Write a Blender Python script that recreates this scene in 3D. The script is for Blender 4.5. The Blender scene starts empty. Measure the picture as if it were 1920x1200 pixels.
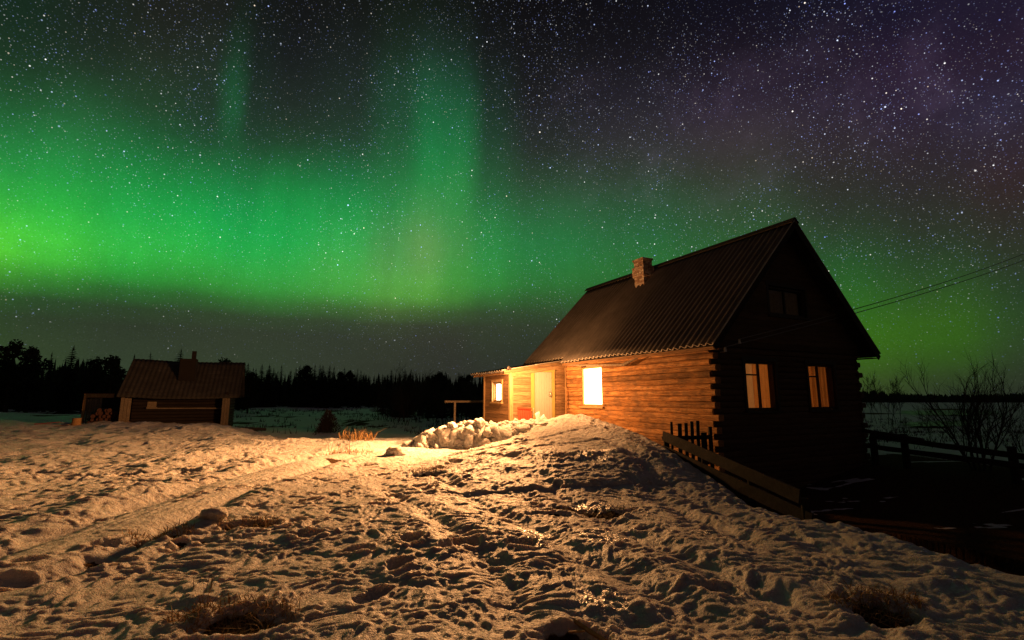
import bpy, bmesh, math, random
import numpy as np
from mathutils import Vector, Matrix, noise as mnoise

random.seed(7)
rng = np.random.default_rng(11)
SC = bpy.context.scene
COL = SC.collection
R = math.radians

# ------------------------------------------------------------------ camera
F_PX, PITCH, ZC = 903.0, 0.1589, 1.5          # focal length (px of a 1920 frame), pitch, eye height
cam = bpy.data.cameras.new('camera')
cam.lens = F_PX * 36 / 1920
cam.sensor_width = 36
cam.clip_start = 0.05
cam.clip_end = 5000
camo = bpy.data.objects.new('camera', cam)
COL.objects.link(camo)
camo.location = (0, 0, ZC)
camo.rotation_euler = (math.pi / 2 + PITCH, 0, 0)
SC.camera = camo

SC.render.engine = 'CYCLES'
SC.cycles.use_denoising = True
SC.cycles.denoiser = 'OPENIMAGEDENOISE'
SC.cycles.denoising_input_passes = 'RGB_ALBEDO_NORMAL'
SC.cycles.denoising_prefilter = 'ACCURATE'
SC.cycles.max_bounces = 7
SC.cycles.diffuse_bounces = 4
SC.cycles.glossy_bounces = 3
SC.cycles.transparent_max_bounces = 8
SC.cycles.sample_clamp_indirect = 3.0
SC.cycles.sample_clamp_direct = 0.0
SC.cycles.caustics_reflective = False
SC.cycles.caustics_refractive = False
SC.cycles.blur_glossy = 1.0
SC.view_settings.view_transform = 'Standard'
SC.view_settings.look = 'None'
SC.view_settings.exposure = 0
SC.view_settings.gamma = 1

WINDOW_LIGHT = 26.0      # radiance of the lamp-lit blind in the long wall
PORCH_LIGHT = 20.0
FLOOD, SPOT, YARD_FILL = 11800.0, 172, 880.0  # strengths and cone of the added yard lights
LAMP_COL = (1.0, 0.44, 0.15)


def ray(px, py):
    a = (px - 960) / F_PX
    b = (600 - py) / F_PX
    return Vector((a, math.cos(PITCH) - b * math.sin(PITCH), math.sin(PITCH) + b * math.cos(PITCH)))


def at(px, py, y):                      # point seen at a pixel, at forward distance y (z is world z)
    r = ray(px, py)
    r = r * (y / r.y)
    return Vector((r.x, r.y, r.z + ZC))


def atz(px, py, z):                     # z relative to the eye
    r = ray(px, py)
    r = r * (z / r.z)
    return Vector((r.x, r.y, r.z + ZC))


# ------------------------------------------------------------------ node helpers
class NT:
    def __init__(s, tree):
        s.t = tree
        s.n = tree.nodes
        s.l = tree.links

    def new(s, kind, **kw):
        n = s.n.new(kind)
        for k, v in kw.items():
            setattr(n, k, v)
        return n

    def put(s, sock, v):
        if isinstance(v, bpy.types.NodeSocket):
            s.l.new(v, sock)
        elif isinstance(v, tuple) and len(v) == 3 and sock.type == 'RGBA':
            sock.default_value = (*v, 1)
        else:
            sock.default_value = v

    def m(s, op, a, b=0.0, c=None, clamp=False):
        n = s.new('ShaderNodeMath', operation=op)
        n.use_clamp = clamp
        s.put(n.inputs[0], a)
        s.put(n.inputs[1], b)
        if c is not None:
            s.put(n.inputs[2], c)
        return n.outputs[0]

    def v(s, op, a, b=(0, 0, 0)):
        n = s.new('ShaderNodeVectorMath', operation=op)
        s.put(n.inputs[0], a)
        if op == 'SCALE':
            s.put(n.inputs['Scale'], b)
        else:
            s.put(n.inputs[1], b)
        return n.outputs[0]

    def mix(s, f, a, b, blend='MIX'):
        n = s.new('ShaderNodeMix', data_type='RGBA', blend_type=blend)
        s.put(n.inputs[0], f)
        s.put(n.inputs[6], a)
        s.put(n.inputs[7], b)
        return n.outputs[2]

    def noise(s, vec, scale, detail=2.0, rough=0.5, out=0, dist=0.0):
        n = s.new('ShaderNodeTexNoise')
        s.put(n.inputs['Vector'], vec)
        s.put(n.inputs['Scale'], scale)
        n.inputs['Detail'].default_value = detail
        n.inputs['Roughness'].default_value = rough
        n.inputs['Distortion'].default_value = dist
        return n.outputs[out]

    def voro(s, vec, scale, feature='F1', rnd=1.0):
        n = s.new('ShaderNodeTexVoronoi', feature=feature)
        s.put(n.inputs['Vector'], vec)
        s.put(n.inputs['Scale'], scale)
        n.inputs['Randomness'].default_value = rnd
        return n

    def smooth(s, x, a, b, lo=0.0, hi=1.0):
        n = s.new('ShaderNodeMapRange', interpolation_type='SMOOTHSTEP')
        s.put(n.inputs[0], x)
        n.inputs[1].default_value = a
        n.inputs[2].default_value = b
        n.inputs[3].default_value = lo
        n.inputs[4].default_value = hi
        return n.outputs[0]

    def ramp(s, f, stops, interp='LINEAR'):
        n = s.new('ShaderNodeValToRGB')
        cr = n.color_ramp
        cr.interpolation = interp
        while len(cr.elements) < len(stops):
            cr.elements.new(0.5)
        for e, (p, c) in zip(cr.elements, stops):
            e.position = p
            e.color = (*c, 1)
        s.put(n.inputs[0], f)
        return n.outputs[0]

    def bump(s, h, strength, dist=0.01, normal=None):
        n = s.new('ShaderNodeBump')
        n.inputs['Strength'].default_value = strength
        n.inputs['Distance'].default_value = dist
        s.put(n.inputs['Height'], h)
        if normal is not None:
            s.put(n.inputs['Normal'], normal)
        return n.outputs[0]


def lin(c):
    return tuple((x / 255 / 12.92) if x <= 10.31 else ((x / 255 + 0.055) / 1.055) ** 2.4 for x in c)


# ------------------------------------------------------------------ night sky: aurora and stars
SKY = {  # colours of the night sky on a coarse grid of directions (frame x -> list of (frame y, sRGB))
    0: [(0, (22, 40, 28)), (100, (28, 50, 33)), (180, (32, 78, 44)), (250, (34, 108, 55)), (320, (38, 140, 62)), (390, (52, 172, 60)), (440, (78, 198, 56)), (475, (90, 205, 52)), (505, (70, 165, 44)), (530, (50, 100, 38)), (560, (40, 62, 36)), (620, (46, 66, 36)), (700, (50, 75, 38))],
    110: [(0, (25, 34, 27)), (100, (31, 46, 34)), (200, (36, 88, 50)), (260, (36, 115, 58)), (320, (34, 140, 62)), (400, (44, 172, 62)), (450, (68, 192, 60)), (490, (66, 182, 56)), (520, (52, 130, 46)), (545, (42, 80, 40)), (575, (42, 56, 38)), (640, (48, 62, 40)), (710, (50, 64, 40))],
    250: [(0, (28, 30, 26)), (100, (34, 44, 34)), (200, (34, 66, 42)), (260, (30, 92, 50)), (320, (28, 125, 58)), (400, (34, 160, 68)), (460, (50, 176, 66)), (505, (46, 158, 56)), (530, (40, 112, 44)), (555, (45, 74, 40)), (590, (43, 52, 38)), (650, (48, 58, 42)), (710, (48, 60, 42))],
    368: [(0, (26, 28, 25)), (90, (32, 42, 34)), (160, (33, 50, 38)), (220, (32, 56, 40)), (270, (31, 76, 46)), (320, (29, 112, 56)), (400, (27, 155, 69)), (465, (42, 170, 67)), (512, (50, 154, 56)), (540, (42, 114, 44)), (565, (46, 70, 40)), (610, (46, 54, 40)), (690, (49, 59, 42))],
    412: [(0, (22, 28, 23)), (50, (25, 42, 31)), (100, (28, 56, 38)), (150, (29, 72, 45)), (200, (30, 80, 49)), (240, (30, 76, 46)), (275, (31, 78, 46)), (320, (28, 106, 56)), (400, (25, 148, 70)), (470, (36, 164, 68)), (520, (52, 150, 56)), (545, (45, 118, 45)), (572, (47, 68, 40)), (620, (48, 55, 42)), (690, (50, 60, 42))],
    455: [(0, (19, 22, 21)), (100, (25, 34, 30)), (200, (31, 48, 38)), (260, (32, 60, 42)), (320, (29, 102, 54)), (400, (26, 146, 69)), (470, (34, 162, 70)), (520, (52, 152, 58)), (548, (48, 124, 48)), (573, (48, 72, 41)), (618, (48, 55, 42)), (690, (49, 59, 42))],
    520: [(0, (18, 19, 19)), (100, (24, 28, 28)), (200, (32, 42, 36)), (260, (33, 58, 40)), (310, (30, 95, 52)), (370, (27, 138, 64)), (450, (30, 160, 72)), (510, (50, 158, 64)), (550, (54, 138, 54)), (575, (50, 78, 42)), (610, (48, 55, 42)), (690, (48, 58, 42))],
    650: [(0, (18, 20, 18)), (100, (26, 32, 30)), (200, (32, 46, 38)), (270, (34, 62, 44)), (330, (30, 104, 58)), (390, (32, 138, 66)), (450, (48, 156, 72)), (510, (66, 158, 66)), (550, (66, 150, 58)), (576, (58, 88, 44)), (610, (48, 55, 43)), (690, (48, 54, 42))],
    740: [(0, (20, 25, 20)), (90, (26, 40, 30)), (170, (30, 62, 44)), (250, (32, 76, 48)), (320, (36, 100, 56)), (390, (40, 128, 64)), (450, (68, 138, 72)), (500, (78, 146, 70)), (550, (82, 156, 60)), (575, (70, 100, 48)), (605, (52, 58, 44)), (690, (46, 50, 40))],
    800: [(0, (18, 22, 18)), (80, (28, 44, 36)), (150, (30, 72, 49)), (220, (29, 95, 56)), (290, (30, 116, 61)), (340, (38, 126, 63)), (400, (62, 136, 70)), (460, (92, 144, 76)), (510, (86, 148, 70)), (552, (84, 158, 58)), (576, (66, 98, 46)), (605, (51, 54, 43)), (690, (45, 48, 40))],
    860: [(0, (16, 18, 16)), (80, (25, 36, 30)), (150, (28, 64, 45)), (220, (30, 90, 54)), (290, (33, 112, 60)), (340, (42, 124, 62)), (400, (50, 130, 64)), (460, (66, 136, 68)), (520, (62, 142, 58)), (556, (66, 130, 50)), (580, (56, 82, 44)), (610, (50, 53, 42)), (690, (45, 47, 40))],
    915: [(0, (14, 14, 14)), (100, (22, 25, 25)), (190, (28, 45, 36)), (260, (32, 60, 43)), (320, (37, 78, 49)), (370, (38, 94, 54)), (420, (40, 118, 60)), (480, (44, 130, 62)), (530, (50, 130, 54)), (562, (50, 96, 46)), (590, (50, 60, 42)), (690, (45, 48, 40))],
    1000: [(0, (13, 12, 14)), (100, (20, 20, 22)), (200, (30, 30, 32)), (290, (38, 46, 40)), (350, (42, 70, 48)), (410, (40, 98, 56)), (470, (38, 116, 60)), (530, (44, 112, 50)), (565, (46, 84, 42)), (600, (48, 58, 40)), (690, (42, 46, 38))],
    1200: [(0, (14, 13, 18)), (100, (21, 19, 24)), (190, (36, 33, 41)), (260, (47, 45, 48)), (320, (46, 56, 46)), (380, (42, 78, 50)), (440, (39, 94, 53)), (500, (42, 104, 48)), (560, (40, 88, 40)), (620, (44, 56, 38))],
    1400: [(0, (16, 14, 24)), (100, (27, 21, 31)), (190, (45, 36, 50)), (250, (56, 49, 54)), (310, (52, 52, 46)), (370, (48, 64, 46)), (440, (44, 80, 45)), (500, (42, 92, 42)), (560, (42, 84, 38))],
    1580: [(0, (20, 18, 31)), (100, (33, 25, 38)), (190, (41, 33, 47)), (260, (47, 40, 46)), (330, (45, 43, 40)), (390, (43, 50, 40)), (440, (41, 62, 40)), (490, (38, 80, 40)), (550, (42, 92, 34)), (610, (50, 98, 24)), (660, (54, 98, 22)), (705, (52, 74, 30)), (740, (50, 60, 32))],
    1740: [(0, (24, 20, 37)), (100, (40, 28, 46)), (190, (45, 35, 53)), (270, (44, 36, 44)), (350, (44, 41, 40)), (430, (42, 50, 38)), (490, (40, 64, 38)), (550, (44, 78, 32)), (610, (50, 90, 25)), (655, (47, 86, 24)), (700, (46, 66, 30)), (740, (42, 50, 35))],
    1910: [(0, (30, 24, 42)), (100, (38, 27, 42)), (190, (42, 37, 55)), (270, (44, 36, 45)), (340, (49, 37, 38)), (400, (45, 42, 38)), (480, (42, 50, 36)), (560, (38, 60, 36)), (620, (42, 66, 34)), (680, (42, 53, 36)), (740, (38, 42, 34))],
}


def build_world():
    w = bpy.data.worlds.new('World')
    SC.world = w
    w.use_nodes = True
    nt = NT(w.node_tree)
    nt.n.clear()
    out = nt.new('ShaderNodeOutputWorld')
    bg = nt.new('ShaderNodeBackground')
    nt.l.new(bg.outputs[0], out.inputs[0])
    d = nt.new('ShaderNodeTexCoord').outputs['Generated']
    sep = nt.new('ShaderNodeSeparateXYZ')
    nt.l.new(d, sep.inputs[0])
    X, Y, Z = sep.outputs
    az = nt.m('ARCTAN2', X, Y)
    el = nt.m('ARCSINE', Z)
    # one elevation ramp per column of directions
    ELMAX = R(50)
    azs, ramps = [], []
    for px, lst in SKY.items():
        azs.append(math.atan2(*ray(px, 420).xy))
        es = np.array([math.asin(ray(px, py).normalized().z) for py, c in lst])[::-1]
        cs = np.array([lin(c) for py, c in lst])[::-1]
        q = np.linspace(0, ELMAX, 241)
        k = np.exp(-0.5 * (np.arange(-12, 13) / 3.4) ** 2)
        k /= k.sum()
        row = np.stack([np.convolve(np.pad(np.interp(q, es, cs[:, c]), 12, mode='edge'), k, mode='valid') for c in range(3)], 1)
        ramps.append([(float(u), tuple(row[int(round(u * 240))])) for u in np.linspace(0, 1, 31)])
    azs[0] -= 0.02
    # slow wander of the curtains' edges
    wob = nt.m('MULTIPLY', nt.m('SUBTRACT', nt.noise(nt.v('MULTIPLY', d, (1.0, 1.0, 0.45)), 7.0, 4.0, 0.6), 0.5), 0.05)
    azw = nt.m('ADD', az, wob)
    wob2 = nt.m('MULTIPLY', nt.m('SUBTRACT', nt.noise(nt.v('ADD', d, (7, 3, 1)), 6.0, 4.0, 0.6), 0.5), 0.022)
    f = nt.m('DIVIDE', nt.m('ADD', el, wob2), ELMAX, clamp=True)
    col = None
    for i, a in enumerate(azs):
        rp = nt.ramp(f, ramps[i])
        if col is None:
            col = rp
        else:
            n = nt.new('ShaderNodeMapRange', interpolation_type='SMOOTHSTEP')
            nt.put(n.inputs[0], azw)
            n.inputs[1].default_value = azs[i - 1]
            n.inputs[2].default_value = a
            col = nt.mix(n.outputs[0], col, rp)
    # faint upright rays inside the aurora
    comb = nt.new('ShaderNodeCombineXYZ')
    nt.put(comb.inputs[0], nt.m('MULTIPLY', az, 26.0))
    nt.put(comb.inputs[1], nt.m('MULTIPLY', el, 2.2))
    rays = nt.noise(comb.outputs[0], 1.0, 3.0, 0.55)
    gain = nt.m('ADD', 0.90, nt.m('MULTIPLY', rays, 0.28))
    sepc = nt.new('ShaderNodeSeparateColor')
    nt.l.new(col, sepc.inputs[0])
    green = nt.smooth(sepc.outputs[1], 0.03, 0.2)
    gain = nt.m('ADD', 1.0, nt.m('MULTIPLY', green, nt.m('SUBTRACT', gain, 1.0)))
    col = nt.v('SCALE', col, gain)
    # airglow mottling
    mott = nt.m('ADD', 0.72, nt.m('ADD', nt.m('MULTIPLY', nt.noise(d, 60.0, 5.0, 0.7), 0.24), nt.m('MULTIPLY', nt.noise(d, 420.0, 2.0, 0.7), 0.50)))
    col = nt.v('SCALE', col, mott)
    # clouds of unresolved stars: the milky way in the right half
    mw = nt.noise(nt.v('ADD', d, (3.0, 1.0, 4.0)), 9.0, 6.0, 0.65)
    mband = nt.m('MULTIPLY', nt.smooth(az, R(-2), R(14)), nt.m('MULTIPLY', nt.smooth(el, R(17), R(24)), nt.smooth(el, R(40), R(30))))
    mwf = nt.m('MULTIPLY', nt.smooth(mw, 0.46, 0.72), mband)
    col = nt.v('ADD', col, nt.v('SCALE', (0.018, 0.0125, 0.022), mwf))
    # the sky behind and overhead: dark night with a warm fill glow added low
    back = nt.m('MULTIPLY', nt.smooth(Y, -0.1, 0.45), nt.smooth(az, R(-82), R(-54)))
    away = nt.mix(nt.smooth(el, R(4), R(32)), (0.046, 0.024, 0.010), (0.0120, 0.0098, 0.0120))   # warm glow added low behind the camera to brown the snow shadows
    col = nt.mix(back, away, col)
    # below the horizon: dark
    # ---- stars
    haze = nt.smooth(el, R(1.5), R(17), 0.10, 1.0)
    glow = nt.noise(nt.v('ADD', d, (2.0, 5.0, 3.0)), 6.0, 4.0, 0.6)
    band = nt.smooth(X, -0.1, 0.6, 0.80, 1.08)        # the milky way runs through the right half
    dens = nt.m('MULTIPLY', nt.m('MULTIPLY', nt.smooth(glow, 0.30, 0.68, 0.35, 1.55), band), haze)
    total = col
    layers = [  # scale, radius, power of the brightness law, gain, offset
        (30.0, 0.00190, 3.2, 4.0, (0.31, 0.17, 0.77)),
        (58.0, 0.00145, 2.9, 2.8, (1.7, 4.1, 2.3)),
        (105.0, 0.00140, 2.6, 1.5, (3.3, 0.4, 5.9)),
        (190.0, 0.00110, 2.4, 0.85, (5.5, 7.7, 1.1)),
        (330.0, 0.00095, 2.0, 0.34, (2.5, 1.7, 9.1)),
    ]
    for scale, rad, pw, g, off in layers:
        vn = nt.voro(nt.v('ADD', d, off), scale)
        dist = vn.outputs['Distance']
        sp = nt.new('ShaderNodeSeparateColor')
        nt.l.new(vn.outputs['Color'], sp.inputs[0])
        core = nt.smooth(dist, rad * scale, rad * scale * 0.15)
        br = nt.m('MULTIPLY', nt.m('POWER', sp.outputs[0], pw), g)
        tint = nt.ramp(sp.outputs[1], [(0.0, (0.24, 0.30, 1.0)), (0.5, (0.50, 0.62, 1.0)), (0.8, (0.95, 0.97, 1.0)), (0.9, (1.0, 0.95, 0.9)), (1.0, (1.0, 0.80, 0.58))])
        lum = nt.m('MULTIPLY', nt.m('MULTIPLY', core, br), dens)
        total = nt.v('ADD', total, nt.v('SCALE', tint, lum))
    nt.put(bg.inputs['Color'], total)
    bg.inputs['Strength'].default_value = 1.0
    w.cycles.sampling_method = 'MANUAL'
    w.cycles.sample_map_resolution = 1024


build_world()


# ------------------------------------------------------------------ object helpers
def tag(o, label=None, cat=None, group=None, kind=None):
    if label:
        o['label'] = label
    if cat:
        o['category'] = cat
    if group:
        o['group'] = group
    if kind:
        o['kind'] = kind
    return o


def empty(name, loc, rz=0.0, label=None, cat=None, group=None):
    o = bpy.data.objects.new(name, None)
    COL.objects.link(o)
    o.location = loc
    o.rotation_euler = (0, 0, rz)
    o.empty_display_size = 0.2
    return tag(o, label, cat, group)


def dup(o, parent=None):
    c = o.copy()
    COL.objects.link(c)
    if parent:
        c.parent = parent
    for ch in [x for x in o.children]:
        dup(ch, c)
    return c


class MB:
    def __init__(s):
        s.v, s.f, s.mi, s.rnd, s.sm = [], [], [], [], []

    def add(s, vs, fs, mi=0, rnd=None, smooth=False):
        b = len(s.v)
        s.v += [tuple(v) for v in vs]
        s.f += [tuple(i + b for i in f) for f in fs]
        s.mi += [mi] * len(fs)
        s.sm += [smooth] * len(fs)
        r = random.random() if rnd is None else rnd
        s.rnd += [r] * len(vs)

    BOXF = [(0, 3, 2, 1), (4, 5, 6, 7), (0, 1, 5, 4), (1, 2, 6, 5), (2, 3, 7, 6), (3, 0, 4, 7)]

    def box(s, a, b, mi=0, rnd=None):
        (x0, y0, z0), (x1, y1, z1) = a, b
        x0, x1 = min(x0, x1), max(x0, x1)
        y0, y1 = min(y0, y1), max(y0, y1)
        z0, z1 = min(z0, z1), max(z0, z1)
        s.add([(x0, y0, z0), (x1, y0, z0), (x1, y1, z0), (x0, y1, z0), (x0, y0, z1), (x1, y0, z1), (x1, y1, z1), (x0, y1, z1)], s.BOXF, mi, rnd)

    def beam(s, p, q, w, h, up=(0, 0, 1), mi=0, seg=1, jit=0.0, rnd=None):
        """a sawn bar from p to q, w wide and h high, with slightly wavy edges"""
        p, q = Vector(p), Vector(q)
        t = (q - p).normalized()
        u = Vector(up)
        sd = t.cross(u)
        if sd.length < 1e-4:
            sd = t.cross(Vector((1, 0, 0)))
        sd.normalize()
        u = sd.cross(t).normalized()
        vs, fs = [], []
        n = max(1, seg)
        for i in range(n + 1):
            c = p.lerp(q, i / n)
            for a, b in ((-1, -1), (1, -1), (1, 1), (-1, 1)):
                j = Vector((random.uniform(-1, 1), random.uniform(-1, 1), random.uniform(-1, 1))) * jit
                vs.append(c + sd * (a * w / 2) + u * (b * h / 2) + j)
        for i in range(n):
            k = 4 * i
            for a in range(4):
                b = (a + 1) % 4
                fs.append((k + a, k + b, k + 4 + b, k + 4 + a))
        fs += [(3, 2, 1, 0), (4 * n, 4 * n + 1, 4 * n + 2, 4 * n + 3)]
        s.add(vs, fs, mi, rnd)

    def tube(s, path, radii, n=8, mi=0, smooth=True, caps=True, rnd=None, mi_cap=None):
        path = [Vector(p) for p in path]
        vs, fs = [], []
        N = len(path)
        ref = None
        for i, p in enumerate(path):
            t = (path[min(i + 1, N - 1)] - path[max(i - 1, 0)])
            t = t.normalized() if t.length > 1e-9 else Vector((0, 0, 1))
            if ref is None:
                ref = t.orthogonal().normalized()
            sd = (ref - t * ref.dot(t))
            sd = sd.normalized() if sd.length > 1e-6 else t.orthogonal().normalized()
            ref = sd
            u = t.cross(sd)
            r = radii[i] if hasattr(radii, '__len__') else radii
            for k in range(n):
                a = 2 * math.pi * k / n
                vs.append(p + sd * (math.cos(a) * r) + u * (math.sin(a) * r))
        for i in range(N - 1):
            for k in range(n):
                k2 = (k + 1) % n
                fs.append((i * n + k, i * n + k2, (i + 1) * n + k2, (i + 1) * n + k))
        r_ = random.random() if rnd is None else rnd
        s.add(vs, fs, mi, r_, smooth)
        if caps:
            c = mi if mi_cap is None else mi_cap
            s.add(vs[:n], [tuple(range(n - 1, -1, -1))], c, r_)
            s.add(vs[-n:], [tuple(range(n))], c, r_)

    def build(s, name, mat, parent=None, loc=None):
        me = bpy.data.meshes.new(name)
        me.from_pydata(s.v, [], s.f)
        mats = mat if isinstance(mat, (list, tuple)) else [mat]
        for m in mats:
            me.materials.append(m)
        me.polygons.foreach_set('material_index', s.mi)
        me.polygons.foreach_set('use_smooth', s.sm)
        at_ = me.attributes.new('rnd', 'FLOAT', 'POINT')
        at_.data.foreach_set('value', s.rnd)
        me.update()
        o = bpy.data.objects.new(name, me)
        COL.objects.link(o)
        if parent:
            o.parent = parent
        if loc is not None:
            o.location = loc
        return o


# ------------------------------------------------------------------ materials
def mat(name):
    m = bpy.data.materials.new(name)
    m.use_nodes = True
    nt = NT(m.node_tree)
    p = nt.n['Principled BSDF']
    return m, nt, p


def attr(nt, name='rnd'):
    n = nt.new('ShaderNodeAttribute', attribute_name=name)
    return n.outputs['Fac']


def wood(name, dark, mid, light, stretch, grain=1.0, rough=0.85, var=0.5, bump=0.35, grey=None, crack=0.35):
    m, nt, p = mat(name)
    oc = nt.new('ShaderNodeTexCoord').outputs['Object']
    r = attr(nt)
    shift = nt.new('ShaderNodeCombineXYZ')
    for i in range(3):
        nt.put(shift.inputs[i], nt.m('MULTIPLY', r, 13.0 + 7 * i))
    pos = nt.v('ADD', oc, shift.outputs[0])
    st = nt.v('MULTIPLY', pos, stretch)
    n1 = nt.noise(st, 3.0 * grain, 5.0, 0.62, dist=0.4)
    n2 = nt.noise(st, 11.0 * grain, 4.0, 0.6)
    blot = nt.noise(pos, 2.2, 3.0, 0.6)
    ck = nt.noise(nt.v('MULTIPLY', pos, tuple(2.4 * q for q in stretch)), 1.0, 3.0, 0.55)
    ck = nt.smooth(nt.m('ABSOLUTE', nt.m('SUBTRACT', ck, 0.5)), 0.0, 0.045)
    f = nt.m('ADD', nt.m('MULTIPLY', n1, 0.62), nt.m('MULTIPLY', n2, 0.38))
    col = nt.ramp(f, [(0.30, dark), (0.50, mid), (0.68, light)])
    if grey:
        col = nt.mix(nt.smooth(blot, 0.42, 0.66, 0.0, 0.7), col, grey)
    k = nt.m('ADD', 1.0 - var * 0.5, nt.m('MULTIPLY', r, var))
    k = nt.m('MULTIPLY', k, nt.m('ADD', 1 - crack, nt.m('MULTIPLY', ck, crack)))
    col = nt.v('SCALE', col, k)
    nt.put(p.inputs['Base Color'], col)
    p.inputs['Roughness'].default_value = rough
    p.inputs['Specular IOR Level'].default_value = 0.25
    nt.put(p.inputs['Normal'], nt.bump(f, bump, 0.012))
    return m


def plain(name, col, rough=0.6, noise_amt=0.25, nscale=6.0, metallic=0.0, spec=0.3, bump=0.0):
    m, nt, p = mat(name)
    oc = nt.new('ShaderNodeTexCoord').outputs['Object']
    n = nt.noise(oc, nscale, 4.0, 0.6)
    k = nt.m('ADD', 1 - noise_amt, nt.m('MULTIPLY', n, 2 * noise_amt))
    nt.put(p.inputs['Base Color'], nt.v('SCALE', col, k))
    p.inputs['Roughness'].default_value = rough
    p.inputs['Metallic'].default_value = metallic
    p.inputs['Specular IOR Level'].default_value = spec
    if bump:
        nt.put(p.inputs['Normal'], nt.bump(n, bump, 0.02))
    return m


M = {}
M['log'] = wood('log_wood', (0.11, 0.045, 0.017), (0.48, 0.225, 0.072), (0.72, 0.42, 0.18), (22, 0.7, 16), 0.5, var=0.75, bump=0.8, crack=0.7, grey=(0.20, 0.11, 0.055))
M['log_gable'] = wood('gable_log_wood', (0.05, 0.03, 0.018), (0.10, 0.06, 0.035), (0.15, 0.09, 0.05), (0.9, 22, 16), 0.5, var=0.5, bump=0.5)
M['board_y'] = wood('board_wood_long', (0.14, 0.07, 0.03), (0.28, 0.15, 0.065), (0.38, 0.22, 0.10), (18, 0.9, 14), 0.6, var=0.5)
M['board_x'] = wood('board_wood_cross', (0.10, 0.055, 0.024), (0.27, 0.165, 0.075), (0.40, 0.27, 0.14), (0.9, 18, 14), 0.6, var=0.5)
M['board_v'] = wood('board_wood_upright', (0.24, 0.14, 0.06), (0.40, 0.25, 0.11), (0.50, 0.33, 0.16), (14, 14, 0.8), 0.6, var=0.3)
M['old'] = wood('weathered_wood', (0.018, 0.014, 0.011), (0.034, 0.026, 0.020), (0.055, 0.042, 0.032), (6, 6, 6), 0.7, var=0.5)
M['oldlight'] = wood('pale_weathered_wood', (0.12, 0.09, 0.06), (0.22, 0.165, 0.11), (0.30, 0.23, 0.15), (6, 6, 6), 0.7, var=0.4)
M['fresh'] = wood('fresh_cut_wood', (0.30, 0.15, 0.06), (0.46, 0.25, 0.10), (0.56, 0.34, 0.15), (6, 6, 3), 0.8, var=0.4)
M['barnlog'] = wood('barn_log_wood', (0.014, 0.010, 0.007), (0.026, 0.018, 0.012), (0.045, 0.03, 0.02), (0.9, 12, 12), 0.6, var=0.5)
M['bark'] = plain('bark', (0.045, 0.035, 0.028), 0.95, 0.4, 12)
M['twig'] = plain('bare_twigs', (0.050, 0.034, 0.026), 0.95, 0.3, 9)
M['needle'] = plain('conifer_needles', (0.024, 0.034, 0.018), 0.95, 0.4, 5)
M['grass'] = plain('dead_grass', (0.33, 0.20, 0.08), 0.9, 0.4, 20)
M['darkgrass'] = plain('wet_dead_grass', (0.16, 0.09, 0.038), 0.9, 0.4, 20)
M['white'] = plain('white_paint', (0.74, 0.72, 0.66), 0.55, 0.12, 9)
M['frame_tan'] = plain('old_tan_paint', (0.42, 0.27, 0.12), 0.6, 0.2, 9)
M['frame_dark'] = plain('dark_window_paint', (0.035, 0.028, 0.022), 0.6, 0.2, 9)
M['yellow'] = plain('ochre_door_paint', (0.37, 0.30, 0.085), 0.5, 0.10, 7)
M['door'] = plain('pale_door_paint', (0.36, 0.35, 0.29), 0.45, 0.08, 7)
M['red'] = plain('faded_red_paint', (0.42, 0.055, 0.022), 0.6, 0.35, 12)
M['metal'] = plain('worn_steel', (0.55, 0.53, 0.5), 0.3, 0.1, 9, 1.0)
M['plastic'] = plain('white_plastic', (0.82, 0.82, 0.80), 0.35, 0.05, 9)
M['porcelain'] = plain('porcelain', (0.62, 0.60, 0.57), 0.25, 0.1, 9)
M['wire'] = plain('cable_rubber', (0.22, 0.20, 0.19), 0.6, 0.1, 9)
M['soot'] = plain('sooty_brick', (0.018, 0.014, 0.012), 0.95, 0.4, 9)
M['liner'] = plain('interior_plaster', (0.35, 0.27, 0.18), 0.9, 0.1, 3)


def brick_mat():
    m, nt, p = mat('chimney_brick')
    oc = nt.new('ShaderNodeTexCoord').outputs['Object']
    n = nt.noise(oc, 9.0, 4.0, 0.65)
    r = attr(nt)
    col = nt.ramp(nt.m('ADD', nt.m('MULTIPLY', n, 0.6), nt.m('MULTIPLY', r, 0.4)), [(0.25, (0.22, 0.13, 0.085)), (0.5, (0.40, 0.27, 0.19)), (0.75, (0.55, 0.46, 0.37))])
    nt.put(p.inputs['Base Color'], col)
    p.inputs['Roughness'].default_value = 0.95
    nt.put(p.inputs['Normal'], nt.bump(n, 0.5, 0.02))
    return m


M['brick'] = brick_mat()


def roof_mat(name, base, dark, lich):
    m, nt, p = mat(name)
    oc = nt.new('ShaderNodeTexCoord').outputs['Object']
    n = nt.noise(oc, 1.6, 5.0, 0.65)
    n2 = nt.noise(nt.v('MULTIPLY', oc, (1.2, 14, 1.2)), 1.0, 4.0, 0.6)
    fine = nt.noise(oc, 40.0, 3.0, 0.6)
    f = nt.m('ADD', nt.m('MULTIPLY', n, 0.5), nt.m('MULTIPLY', n2, 0.5))
    col = nt.ramp(f, [(0.34, dark), (0.55, base), (0.70, lich)])
    col = nt.v('SCALE', col, nt.m('ADD', 0.7, nt.m('MULTIPLY', fine, 0.6)))
    nt.put(p.inputs['Base Color'], col)
    p.inputs['Roughness'].default_value = 0.9
    p.inputs['Specular IOR Level'].default_value = 0.2
    nt.put(p.inputs['Normal'], nt.bump(fine, 0.25, 0.01))
    return m


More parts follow.
